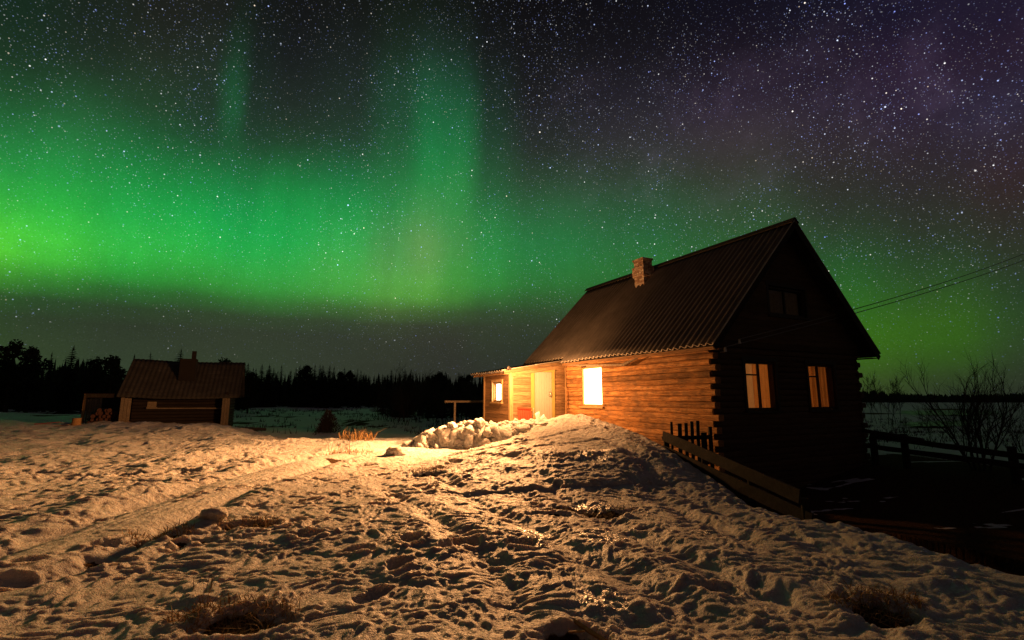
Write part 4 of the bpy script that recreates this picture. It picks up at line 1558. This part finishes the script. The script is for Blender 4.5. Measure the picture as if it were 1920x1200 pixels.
HEAP = [(783, 822, 15.4), (800, 806, 15.3), (830, 796, 15.2), (860, 789, 15.1), (890, 786, 15.0), (925, 786, 14.9), (960, 788, 14.8), (995, 786, 14.7), (1015, 786, 14.7)]
HEAP = [at(*h) for h in HEAP]
mb = MB()
for i in range(300):
    u = random.random() * (len(HEAP) - 1.001)
    k = int(u)
    top = HEAP[k].lerp(HEAP[k + 1], u - k)
    g = GH(top.x, top.y)
    hgt = max(top.z - g, 0.1)
    b = random.random()
    half = 0.15 + 0.55 * (1 - b)
    s = random.uniform(-1, 1)
    r = random.choice((random.uniform(0.05, 0.10), random.uniform(0.09, 0.17), random.uniform(0.12, 0.23))) * (1.0 if b < 0.75 else 0.75)
    if u < 0.8:
        r *= 0.6
    c = Vector((top.x + random.uniform(-0.08, 0.08), top.y + s * half, g + hgt * b - r * 0.75))
    lump_mesh(mb, c, r, i * 1.37, (random.uniform(0.6, 1.5), random.uniform(0.6, 1.2), random.uniform(0.55, 1.15)))
for i in range(16):     # core
    u = i / 15 * (len(HEAP) - 1.001)
    k = int(u)
    top = HEAP[k].lerp(HEAP[k + 1], u - k)
    g = GH(top.x, top.y)
    hgt = max(top.z - g, 0.1)
    lump_mesh(mb, Vector((top.x, top.y, g + 0.2 * hgt)), 0.42, i * 3.1, (1.0, 1.1, hgt / 0.42 * 0.62))
tag(mb.build('snow_heap', M['snow']), 'long heap of shovelled snow chunks in front of the porch', 'snow heap')
for px, py, y, r, lab in ((740, 851, 12.8, 0.17, 'rounded snow lump standing alone left of the snow heap'), (775, 820, 15.5, 0.08, 'small bright snow chunk at the left tip of the snow heap'),
                          (907, 824, 13.6, 0.09, 'small upright snow chunk at the foot of the snow heap'), (800, 976, 6.3, 0.10, 'snow lump between two melted grass hollows')):
    if px == 800:
        px, py, y, r = 400, 985, 6.2, 0.12
    p = on_ground(px, py, y)
    mb = MB()
    lump_mesh(mb, Vector((0, 0, r * 0.35)), r, px * 0.1, (1.4 if px in (740, 400) else 0.7, 1, 0.8))
    tag(mb.build('snow_lump', M['snow'], None, p), lab, 'snow lump')

# ------------------------------------------------------------------ the old bath house on the left
el, er = at(225, 746, 23.0), at(441, 747, 25.0)
ang = math.atan2(er.y - el.y, er.x - el.x)
BL = math.hypot(er.x - el.x, er.y - el.y)
bz = GH(el.x + 2, el.y + 1.5)
EZ = ZC - bz                              # eave height above base
BH = empty('bath_house', (el.x, el.y, bz), ang, 'small dark log bath house with a sagging sheet roof at the edge of the woods', 'hut')
RZ = 1.90
slb = math.hypot(2.05, RZ)
cb, sb = 2.05 / slb, RZ / slb
corrugated('roof_slope', lambda t: (t, t, 0, 0), M['barnroof'], 0, 0.5, 0.1, parent=BH) if False else None


def barn_roof(name, front):
    vs, fs = [], []
    n, rows = 200, 12
    for r_ in range(rows + 1):
        t = r_ / rows
        for c in range(n + 1):
            u = c / n
            x = -0.15 + (BL + 0.3) * u
            wv = 0.013 * math.cos(c * 2 * math.pi / 8) + 0.03 * mnoise.noise(Vector((x * 0.8, t * 2, 3)))
            sag = -0.07 * math.sin(u * math.pi) + 0.05 * (0.5 - u)
            y = 2.05 * t if front else 4.1 - 2.05 * t
            if r_ == 0:
                y += (0.06 * math.sin(int(u * 6) * 5.3)) * (1 if front else -1)
            vs.append((x, y - (sb * wv if front else -sb * wv), EZ + RZ * t + cb * wv + sag + (0.02 if t > 0.5 else 0)))
    for r_ in range(rows):
        for c in range(n):
            a = r_ * (n + 1) + c
            fs.append((a, a + 1, a + n + 2, a + n + 1))
    mb = MB()
    mb.add(vs, fs, 0, 0.5, True)
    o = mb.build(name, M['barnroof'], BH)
    md = o.modifiers.new('thickness', 'SOLIDIFY')
    md.thickness = 0.03


barn_roof('roof_slope', True)
barn_roof('roof_slope', False)
mb = MB()
k = 0
zz = -0.5
while zz < EZ - 0.05:                      # recessed front wall of logs
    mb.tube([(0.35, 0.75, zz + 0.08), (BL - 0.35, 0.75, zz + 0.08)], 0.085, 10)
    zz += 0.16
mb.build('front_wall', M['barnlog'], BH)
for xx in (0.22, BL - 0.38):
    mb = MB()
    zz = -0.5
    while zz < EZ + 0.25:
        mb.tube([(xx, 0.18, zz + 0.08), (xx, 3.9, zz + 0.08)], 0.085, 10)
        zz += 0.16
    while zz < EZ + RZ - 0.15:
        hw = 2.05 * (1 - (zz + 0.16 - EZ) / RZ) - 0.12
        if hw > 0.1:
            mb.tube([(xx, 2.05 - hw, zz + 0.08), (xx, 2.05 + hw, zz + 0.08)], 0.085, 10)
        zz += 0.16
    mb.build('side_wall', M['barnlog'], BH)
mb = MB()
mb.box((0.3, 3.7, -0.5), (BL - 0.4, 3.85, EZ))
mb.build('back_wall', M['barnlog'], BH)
for x0, x1 in ((0.03, 0.44), (BL - 0.56, BL - 0.22)):      # pale board cheeks closing the ends of the side walls
    mb = MB()
    n = 3
    for i in range(n):
        a = x0 + (x1 - x0) * i / n
        mb.box((a, 0.08 + random.uniform(-0.01, 0.01), -0.4), (a + (x1 - x0) / n - 0.012, 0.12, EZ - 0.02 - 0.02 * i))
    mb.build('end_boards', M['oldlight'], BH)
mb = MB()
mb.beam((0.95, 0.60, EZ - 0.54), (BL - 0.55, 0.60, EZ - 0.56), 0.12, 0.05, seg=6, jit=0.006)
mb.build('bench', M['oldlight'], BH)
mb = MB()
mb.box((0.95, 0.64, EZ - 0.50), (1.32, 0.66, EZ - 0.22))
mb.box((0.93, 0.60, EZ - 0.52), (1.36, 0.68, EZ - 0.48))
mb.build('small_window', M['oldlight'], BH)
mb = MB()
mb.box((2.05, 0.95, EZ + 0.5), (2.75, 1.55, EZ + RZ + 0.06))
mb.box((2.50, 1.15, EZ + RZ + 0.06), (2.68, 1.35, EZ + RZ + 0.48))
mb.build('chimney', M['soot'], BH)

# lean-to screen of boards beside it
p = at(178, 770, 24.0)
sx_ = on_ground(150, 780, 24.2)
t = empty('board_screen', (sx_.x, sx_.y, sx_.z), ang, 'ramshackle board screen with a dark opening left of the bath house', 'screen')
hz = at(150, 738, 24.2).z - sx_.z
mb = MB()
for i in range(7):
    a = 0.1 + i * 0.10
    mb.box((a, 0, -0.2), (a + 0.085, 0.025, hz - 0.22 + random.uniform(-0.03, 0.03)))
mb.build('boards', M['oldlight'], t)
mb = MB()
mb.box((0.05, -0.03, hz - 0.2), (1.25, 0.0, hz))
mb.box((0.05, -0.03, -0.2), (0.15, -0.001, hz - 0.2))
mb.build('lintel', M['fresh'], t)
mb = MB()
mb.box((0.0, 0.05, hz), (1.9, 1.6, hz + 0.04))
mb.box((1.75, 0.06, -0.3), (1.85, 0.16, hz - 0.001))
mb.box((0.02, 1.4, -0.3), (1.85, 1.45, hz - 0.001))
mb.build('lean_to_roof', M['old'], t)

# firewood: every log its own thing
mbw = MB()
mbw.tube([(0, -0.22, 0), (0, 0.0, 0.004), (0, 0.22, 0)], [0.085, 0.088, 0.083], 10, mi=0, mi_cap=1)
proto = mbw.build('firewood_log', [M['bark'], plain('cut_log_end', (0.075, 0.032, 0.022), 0.9, 0.5, 14)])
tag(proto, 'split firewood log in the pile beside the bath house', 'firewood', 'firewood logs beside the bath house')
fw0 = on_ground(160, 790, 23.2)
first = True
rows = [9, 8, 7, 5, 3]
for r_, n in enumerate(rows):
    for i in range(n):
        o = proto if first else dup(proto)
        first = False
        o.location = (fw0.x + 0.14 + 0.185 * i * math.cos(ang) + r_ * 0.10 + random.uniform(-0.02, 0.02), fw0.y + 0.185 * i * math.sin(ang) + random.uniform(-0.05, 0.05), fw0.z + 0.07 + r_ * 0.145)
        o.rotation_euler = (random.uniform(-0.1, 0.1), random.uniform(0, 6), ang + 0.45 + random.uniform(-0.2, 0.2))
        s = random.uniform(0.8, 1.15)
        o.scale = (s, 1, s)
p = on_ground(143, 792, 22.6)
mb = MB()
mb.tube([(0, 0, -0.1), (0, 0, 0.02), (0.01, 0, 0.15), (0.01, 0, 0.30)], [0.19, 0.18, 0.165, 0.17], 14, mi=0, mi_cap=0)
tag(mb.build('chopping_block', M['fresh'], None, p), 'pale chopping block standing in the snow left of the firewood', 'chopping block')
for px, py, y, lg, rot, lab in ((88, 794, 22.6, 0.95, 0.1, 'reddish board lying on the snow left of the chopping block'), (115, 793, 22.4, 0.7, -0.25, 'shorter pale board lying across the reddish board'),
                                (470, 786, 24.5, 1.5, 0.15, 'dark log lying in the snow right of the bath house')):
    p = on_ground(px, py, y)
    mb = MB()
    if px == 470:
        mb.tube([(-lg / 2, 0, 0.05), (0, 0.03, 0.08), (lg / 2, 0, 0.06)], [0.10, 0.09, 0.07], 8)
        tag(mb.build('log', M['bark'], None, p), lab, 'log').rotation_euler = (0, 0, rot)
    else:
        mb.beam((-lg / 2, 0, 0.04), (lg / 2, 0.1, 0.12), 0.18, 0.03, seg=4, jit=0.004)
        tag(mb.build('scrap_board', M['red'] if px == 88 else M['fresh'], None, p), lab, 'board', 'scrap boards').rotation_euler = (0, 0, rot)


# ------------------------------------------------------------------ vegetation
def spruce_parts(h, seed, width=0.17, layers=None, droop=0.35):
    rnd = random.Random(seed)
    tr, cr = MB(), MB()
    tr.tube([(0, 0, -0.3), (0.01 * h, 0, h * 0.45), (0, 0.01 * h, h * 0.97)], [0.018 * h, 0.011 * h, 0.002 * h], 6)
    L = layers or 36
    lean = (rnd.uniform(-0.012, 0.012), rnd.uniform(-0.012, 0.012))
    for i in range(L):
        f = i / (L - 1)
        z = h * (0.07 + 0.91 * f)
        r0 = h * width * (1 - f) ** 0.70 * rnd.uniform(0.72, 1.15) + 0.014 * h
        nb = rnd.randint(7, 10)
        a0 = rnd.random() * 6.28
        for b in range(nb):
            a = a0 + 6.283 * b / nb + rnd.uniform(-0.25, 0.25)
            r = r0 * rnd.uniform(0.6, 1.15)
            ca_, sa_ = math.cos(a), math.sin(a)
            dz = -r * droop * rnd.uniform(0.6, 1.3)
            ox, oy = lean[0] * z, lean[1] * z
            base = Vector((ox, oy, z))
            tip = Vector((ox + ca_ * r, oy + sa_ * r, z + dz))
            sd = Vector((-sa_, ca_, 0))
            ns = 4
            for k in range(ns):                # sprays along the bough
                q0, q1 = k / ns, min(1.0, (k + 1.5) / ns)
                w = r * 0.24 * (1.15 - q0) * rnd.uniform(0.7, 1.3)
                p0 = base.lerp(tip, q0)
                p1 = base.lerp(tip, q1)
                hang = Vector((0, 0, -w * rnd.uniform(0.3, 0.9)))
                cr.add([p0, p0 + sd * w + hang, p1 + Vector((0, 0, 0.02 * r)), p0 - sd * w + hang], [(0, 1, 2), (0, 2, 3)], 0, rnd.random())
    cr.add([(lean[0] * h - 0.01 * h, 0, h * 0.93), (lean[0] * h + 0.01 * h, 0, h * 0.93), (lean[0] * h, 0, h * 1.02)], [(0, 1, 2)])
    return tr, cr


def pine_parts(h, seed):
    rnd = random.Random(seed)
    tr, cr = MB(), MB()
    tr.tube([(0, 0, -0.3), (0.02 * h, 0, h * 0.5), (0, 0.02 * h, h * 0.93)], [0.02 * h, 0.014 * h, 0.004 * h], 6)
    NC = 30
    for i in range(NC):
        f = (i + rnd.random()) / NC
        z = h * (0.14 + 0.80 * f)
        rad = h * 0.17 * math.sin(math.pi * (0.18 + 0.72 * f)) * rnd.uniform(0.25, 1.0)
        a = rnd.random() * 6.283
        c = Vector((math.cos(a) * rad, math.sin(a) * rad, z))
        tr.tube([(0, 0, z - 0.05 * h), c], [0.005 * h, 0.002 * h], 4)
        cl = h * rnd.uniform(0.06, 0.11)
        for k in range(75):
            d = Vector((rnd.gauss(0, 1), rnd.gauss(0, 1), rnd.gauss(0, 0.7)))
            d = d.normalized() * cl * rnd.random() ** 0.4
            p = c + d
            s = cl * 0.28
            u = Vector((rnd.uniform(-1, 1), rnd.uniform(-1, 1), rnd.uniform(-1, 1))).normalized()
            v = u.orthogonal().normalized()
            cr.add([p - u * s, p + v * s * 0.6, p + u * s, p - v * s * 0.6], [(0, 1, 2, 3)], 0, rnd.random())
    return tr, cr


def proto_tree(kind, seed, **kw):
    t = empty('spruce_tree' if kind == 'spruce' else 'pine_tree', (0, 0, 0))
    tr, cr = (spruce_parts(1.0 * 10, seed, **kw) if kind == 'spruce' else pine_parts(10.0, seed))
    tr.build('trunk', M['bark'], t)
    cr.build('crown', M['needle'], t)
    return t


PROTO = {'s': [proto_tree('spruce', k, width=w) for k, w in ((1, 0.20), (2, 0.25), (3, 0.165), (4, 0.29))], 'p': [proto_tree('pine', k) for k in (11, 12, 13, 14)]}
USED = set()


def place_tree(kind, px, top, y, label, group=None, var=None):
    lst = PROTO[kind]
    i = random.randrange(len(lst)) if var is None else var
    src = lst[i]
    if (kind, i) in USED:
        o = dup(src)
    else:
        USED.add((kind, i))
        o = src
    g = on_ground(px, 760, y)
    topz = at(px, top, y).z
    h = max(topz - g.z, 1.0)
    o.location = g
    s = h / 10.0
    o.scale = (s * random.uniform(0.9, 1.15), s * random.uniform(0.9, 1.15), s)
    o.rotation_euler = (0, 0, random.uniform(0, 6.28))
    for k in ('label', 'category', 'group'):
        if k in o:
            del o[k]
    tag(o, label, 'tree', group)
    return o


# trees one can pick out against the sky
place_tree('s', 121, 648, 52, 'tallest pointed spruce on the skyline left of the bath house', var=1)
place_tree('s', 270, 659, 50, 'small spruce tip showing just above the left end of the bath house ridge', var=0)
place_tree('s', 330, 652, 50, 'spruce rising behind the bath house ridge beside its chimney', var=1)
place_tree('p', 415, 671, 50, 'round-topped pine peeking over the right end of the bath house ridge', var=0)
place_tree('s', 240, 664, 56, 'slim spruce just left of the bath house roof', var=2)
place_tree('s', 82, 660, 56, 'slim spruce between the big pines and the tallest spruce', var=2)
place_tree('p', 12, 638, 46, 'large dark pine at the left edge of the frame', var=1)
place_tree('p', 50, 648, 48, 'second big dark pine from the left edge of the frame', var=2)
place_tree('p', 168, 668, 52, 'broad pine between the tallest spruce and the bath house', var=3)
place_tree('p', 200, 667, 52, 'round-topped pine left of the bath house roof', var=0)
place_tree('s', 757, 690, 84, 'tall spruce on the skyline in front of the gap left of the porch', var=1)
place_tree('s', 615, 683, 88, 'double-topped spruce highest in the middle of the treeline', var=1)
place_tree('s', 586, 683, 88, 'narrow tall spruce left of the double-topped spruce', var=2)
place_tree('s', 500, 683, 86, 'wide spruce right of the bath house in the treeline', var=3)
# the rest of the near treeline
xs_ = -60
while xs_ < 470:
    place_tree(random.choice('ssssp'), xs_ + random.uniform(-6, 6), random.uniform(672, 700) if xs_ < 200 else random.uniform(694, 712), random.uniform(52, 66), 'dark conifer in the treeline behind the bath house', 'conifers behind the bath house')
    xs_ += 13
xs_ = 455
while xs_ < 1000:
    tp = np.interp(xs_, [455, 520, 600, 650, 700, 760, 820, 900, 1000], [684, 688, 686, 694, 698, 694, 698, 704, 708]) + random.uniform(-5, 11)
    place_tree(random.choice('sssssp'), xs_ + random.uniform(-5, 5), tp, random.uniform(86, 105), 'dark conifer in the treeline between bath house and porch', 'conifers between bath house and porch')
    xs_ += 8

# far woods that read as one mass
mb = MB()
rnd = random.Random(5)


def cone_tree(mb, x, y, z, h, w):
    L = 6
    for i in range(L):
        f = i / L
        zz, r = z + h * (0.02 + 0.95 * f), w * (1 - f) * rnd.uniform(0.75, 1.2)
        n = 6
        a0 = rnd.random() * 6
        vs = [(x + math.cos(a0 + 6.283 * k / n) * r * rnd.uniform(0.6, 1.2), y + math.sin(a0 + 6.283 * k / n) * r * rnd.uniform(0.6, 1.2), zz - h * 0.05) for k in range(n)] + [(x, y, zz + h * 0.30 * (1 - f * 0.5))]
        mb.add(vs, [(k, (k + 1) % n, n) for k in range(n)])


for i in range(800):
    px = rnd.uniform(-250, 1010)
    y = rnd.uniform(70, 92) if px < 440 else rnd.uniform(108, 135)
    tp = 699 + rnd.uniform(-3, 22)
    if px < 200:
        tp = 676 + rnd.uniform(-8, 30)
    p = at(px, tp, y)
    g = GH(p.x, p.y)
    cone_tree(mb, p.x, p.y, g - 0.3, p.z - g + 0.3, rnd.uniform(1.2, 2.4))
tag(mb.build('forest', M['needle']), 'dark mass of forest behind the nearer conifers on the left', 'forest', kind='stuff')
mb = MB()
for i in range(900):
    px = rnd.uniform(1560, 2500) if i % 2 else rnd.uniform(1560, 2000)
    y = rnd.uniform(300, 380)
    tp = 739 + rnd.uniform(-3.0, 5) - 1.5 * math.sin(px * 0.02)
    if px < 1660:
        tp -= 4
    p = at(px, tp, y)
    g = GH(p.x, p.y)
    cone_tree(mb, p.x, p.y, g - 0.3, p.z - g + 0.3, rnd.uniform(2.5, 4.5))
tag(mb.build('forest', M['needle']), 'low dark strip of forest on the far right horizon', 'forest', kind='stuff')


def bare_tree(name, loc, h, seed, stems, spread, label, cat, group=None, depth=4, r0=0.02, twigm=None, kids=(3, 5), thin=1.0):
    rnd = random.Random(seed)
    t = empty(name, loc, 0, label, cat, group)
    tk, tw = MB(), MB()

    def grow(p, d, ln, r, lev):
        n = 4 if lev < 2 else 3
        pts, rs = [p.copy()], [r]
        q = p.copy()
        dd = d.copy()
        for i in range(n):
            dd = (dd + Vector((rnd.uniform(-1, 1), rnd.uniform(-1, 1), rnd.uniform(-0.4, 0.9))) * 0.13).normalized()
            q = q + dd * (ln / n)
            pts.append(q.copy())
            rs.append(r * (1 - 0.62 * (i + 1) / n))
        (tk if lev == 0 else tw).tube(pts, rs, 6 if lev == 0 else (4 if lev == 1 else 3), caps=False)
        if lev < depth - 1:
            m = rnd.randint(*kids)
            for k in range(m):
                f = 0.25 + 0.75 * (k + rnd.random()) / m
                f = min(f, 0.98)
                i = min(n - 1, int(f * n))
                pp = pts[i].lerp(pts[i + 1], f * n - i)
                axis_ = dd.orthogonal().normalized()
                axis_.rotate(Matrix.Rotation(rnd.random() * 6.283, 3, dd))
                nd = (dd + axis_ * rnd.uniform(0.35, 0.8) + Vector((0, 0, 0.15))).normalized()
                grow(pp, nd, ln * rnd.uniform(0.42, 0.62), max(r * 0.45, 0.0022 * thin), lev + 1)
    for s in range(stems):
        a = rnd.random() * 6.283
        tilt = spread * rnd.uniform(0.3, 1.0) if stems > 1 else spread * 0.3
        d = Vector((math.cos(a) * tilt, math.sin(a) * tilt, 1)).normalized()
        grow(Vector((math.cos(a) * 0.05 * h * (stems > 1), math.sin(a) * 0.05 * h * (stems > 1), -0.15)), d, h * rnd.uniform(0.55, 0.75), r0 * h * rnd.uniform(0.7, 1), 0)
    tk.build('trunk', twigm or M['bark'], t)
    tw.build('twigs', twigm or M['twig'], t)
    return t


# right-hand shrubs
p = on_ground(1838, 876, 12.6)
bare_tree('bare_tree', p, 2.75, 3, 10, 0.52, 'bare many-stemmed tree behind the rail fence at right', 'tree', r0=0.0115, thin=1.5, kids=(4, 6))
for px, y, h, st, lab in ((1748, 24, 1.9, 3, 'small bare bush standing in the snow left of the bare tree'), (1690, 27, 1.3, 4, 'low bare bush just above the rail fence post'),
                          (1915, 17, 1.9, 5, 'bare bush at the right edge of the frame behind the fence')):
    bare_tree('bare_bush', on_ground(px, 800, y), h, px, st, 0.5, lab, 'bush', r0=0.010, thin=2.4)
for px, top, y in ((1625, 707, 62), (1642, 705, 60), (1664, 704, 58), (1680, 712, 60)):
    g = on_ground(px, 760, y)
    bare_tree('birch_tree', g, (at(px, top, y).z - g.z) * 0.92, px, 2, 0.25, 'bare hazy-topped tree in the clump just right of the house', 'tree', 'bare trees right of the house', depth=4, r0=0.008, kids=(4, 6), thin=7)
# thicket left of the porch
rt_ = random.Random(21)
for i in range(20):
    px, top, y = 716 + 9.2 * i + rt_.uniform(-4, 4), rt_.uniform(698, 742), rt_.uniform(34, 46)
    g = on_ground(px, 790, y)
    bare_tree('birch_tree', g, (at(px, top, y).z - g.z) * 0.95, 40 + i, 4, 0.30, 'bare reddish tree in the thicket left of the porch', 'tree', 'bare thicket left of the porch', depth=4, r0=0.009, kids=(4, 6), thin=4)
for i in range(20):
    px = 722 + 9.4 * i + rt_.uniform(-4, 4)
    place_tree(rt_.choice('sssp'), px, rt_.uniform(704, 748), rt_.uniform(47, 56), 'small dark conifer among the bare thicket left of the porch', 'conifers in the thicket left of the porch')
# dead weeds poking through the far snow, uncountable
mb = MB()
rw = random.Random(77)
for k in range(1000):
    if k % 3 == 0:
        px, y = rw.uniform(430, 860), rw.uniform(24, 75)
    else:
        px, y = rw.uniform(1600, 2050), rw.uniform(18, 75)
    p = on_ground(px + 18 * math.sin(y * 0.9), 770, y)
    for b_ in range(4):
        h_ = rw.uniform(0.08, 0.32) * (1.6 if rw.random() < 0.1 else 1)
        o_ = Vector((rw.uniform(-0.25, 0.25), rw.uniform(-0.2, 0.2), 0))
        l_ = Vector((rw.uniform(-0.15, 0.15), rw.uniform(-0.15, 0.15), h_))
        w_ = Vector((0.0006 * y + 0.004, 0, 0))
        mb.add([p + o_ - w_, p + o_ + w_, p + o_ + l_], [(0, 1, 2)])
tag(mb.build('weeds', M['twig']), 'sparse dead weeds poking through the snow of the far fields', 'weeds', kind='stuff')
# dense dark bush on the snowfield
rnd = random.Random(9)
p = on_ground(614, 800, 26)
t = empty('dark_bush', p, 0, 'dense dark bush alone on the snowfield between bath house and heap', 'bush')
mb = MB()
for k in range(1500):
    a = rnd.random() * 6.283
    u = rnd.random() ** 0.5
    hgt = rnd.random()
    r = 0.62 * (1 - hgt) ** 0.7 * u * (1 + 0.35 * math.sin(a * 3 + 1))
    c = Vector((math.cos(a) * r, math.sin(a) * r, hgt * 1.05 * (0.8 + 0.3 * math.sin(a * 2))))
    d = Vector((math.cos(a) * 0.6, math.sin(a) * 0.6, rnd.uniform(0.2, 1.2))).normalized() * rnd.uniform(0.08, 0.2)
    s = d.orthogonal().normalized() * 0.02
    mb.add([c - s, c + s, c + d], [(0, 1, 2)])
mb.build('leaves', M['twig'], t)
mb = MB()
for k in range(9):
    a = rnd.random() * 6.283
    mb.tube([(0, 0, -0.1), (math.cos(a) * 0.15, math.sin(a) * 0.15, 0.4), (math.cos(a) * 0.35, math.sin(a) * 0.35, 0.9)], [0.02, 0.014, 0.006], 5)
mb.build('stems', M['bark'], t)


def grass_tuft(px, py, y, n, h, spread, label, matl=None, up=1.0, z=None):
    rnd = random.Random(int(px * 7 + py))
    p = on_ground(px, py, y)
    mb = MB()
    for k in range(n):
        a = rnd.random() * 6.283
        r = spread * rnd.random() ** 0.6
        bx_, by_ = math.cos(a) * r * 1.5, math.sin(a) * r * 0.7
        gz = GH(p.x + bx_, p.y + by_) - p.z
        base = Vector((bx_, by_, gz - 0.02))
        ln = h * rnd.uniform(0.35, 1.1)
        a2 = rnd.random() * 6.283
        out = Vector((math.cos(a2), math.sin(a2), 0)) * rnd.uniform(0.1, 1.7) / up
        mid = base + (out * 0.35 + Vector((0, 0, 0.75))) * ln * 0.6
        tip = mid + (out * 1.0 + Vector((0, 0, rnd.uniform(-0.3, 0.7)))) * ln * 0.5
        w = (0.0022 + 0.0011 * y / 4) * rnd.uniform(0.7, 1.3)
        s = Vector((rnd.uniform(-1, 1), rnd.uniform(-1, 1), 0)).normalized() * w
        mb.add([base - s, base + s, mid + s * 0.8, mid - s * 0.8, tip], [(0, 1, 2, 3), (3, 2, 4)], 0, rnd.random())
    return tag(mb.build('grass_tuft', matl or M['grass'], None, p), label, 'dry grass', 'tufts of dead grass in the snow')


grass_tuft(668, 828, 16.6, 230, 0.62, 0.42, 'tall lit tuft of dead grass on the bright snow edge left of the heap', up=1.2)
grass_tuft(655, 858, 13.3, 170, 0.26, 0.45, 'low spread of brown dead grass just in front of the tall lit tuft')
grass_tuft(640, 855, 13.2, 18, 0.75, 0.4, 'few tall thin dry stalks standing above the low brown grass', up=4)
grass_tuft(300, 1003, 5.72, 260, 0.20, 0.26, 'brown grass matted in the left melted hollow', M['grass'], up=0.55)
grass_tuft(325, 990, 5.9, 60, 0.16, 0.12, 'small upright brown tuft behind the left melted hollow', M['grass'])
grass_tuft(470, 986, 6.05, 280, 0.18, 0.30, 'brown grass matted in the hollow right of the rounded snow lump', M['grass'], up=0.55)
grass_tuft(440, 1165, 3.62, 700, 0.17, 0.30, 'dark grass sprouting from the big melted hole at bottom left', M['grass'], up=0.55)
grass_tuft(420, 1140, 3.75, 26, 0.26, 0.14, 'thin dry stalks leaning over the big melted hole at bottom left', up=2)
grass_tuft(1645, 1140, 3.9, 560, 0.15, 0.24, 'dark grass in the melted hollow at bottom right', M['grass'], up=0.55)
grass_tuft(1612, 1140, 3.88, 8, 0.45, 0.06, 'tall dead weed stalk at the left side of the bottom right hollow', M['darkgrass'], up=5)
grass_tuft(1690, 1190, 3.5, 14, 0.12, 0.03, 'tiny dry weed near the bottom right of the frame', M['darkgrass'], up=3)
grass_tuft(805, 885, 10.2, 200, 0.20, 0.3, 'brown grass in the dark pit on the slope below the heap', M['darkgrass'], up=0.55)
grass_tuft(1110, 953, 6.95, 300, 0.15, 0.45, 'brown grass and earth in the melted strip in mid foreground', M['darkgrass'], up=0.55)
grass_tuft(870, 843, 12.2, 120, 0.12, 0.5, 'strip of brown grass under the lip of snow at the foot of the heap', M['grass'])
grass_tuft(390, 1100, 4.15, 8, 0.32, 0.08, 'pair of thin dead stems rising from the snow at left', M['darkgrass'], up=5)

# meltwater on the far field at right
mwm, nt, pr = mat('meltwater')
pr.inputs['Base Color'].default_value = (0.02, 0.025, 0.03, 1)
pr.inputs['Roughness'].default_value = 0.35
nt.put(pr.inputs['Normal'], nt.bump(nt.noise(nt.new('ShaderNodeTexCoord').outputs['Object'], 2.0, 3.0), 0.05, 0.05))
for k, (x0, x1, y0, y1) in enumerate(((1690, 1880, 768, 777), (1690, 1830, 788, 798))):
    zf = GH(*at(1760, (y0 + y1) / 2, 60).xy)
    vs = []
    n = 48
    rn = random.Random(k)
    gzs = []
    for i in range(n):
        a = 6.283 * i / n
        u = 1 + 0.25 * rn.uniform(-1, 1)
        px = (x0 + x1) / 2 + (x1 - x0) / 2 * math.cos(a) * u
        py = (y0 + y1) / 2 + (y1 - y0) / 2 * math.sin(a) * u
        q = atz(px, py, -(3.0 + 0.0))
        vs.append(q)
    for v in vs:
        gzs.append(GH(v.x, v.y))
    zl = max(gzs) + 0.03
    mb = MB()
    mb.add([(v.x, v.y, zl) for v in vs], [tuple(range(n))])
    tag(mb.build('water', mwm), kind='structure')
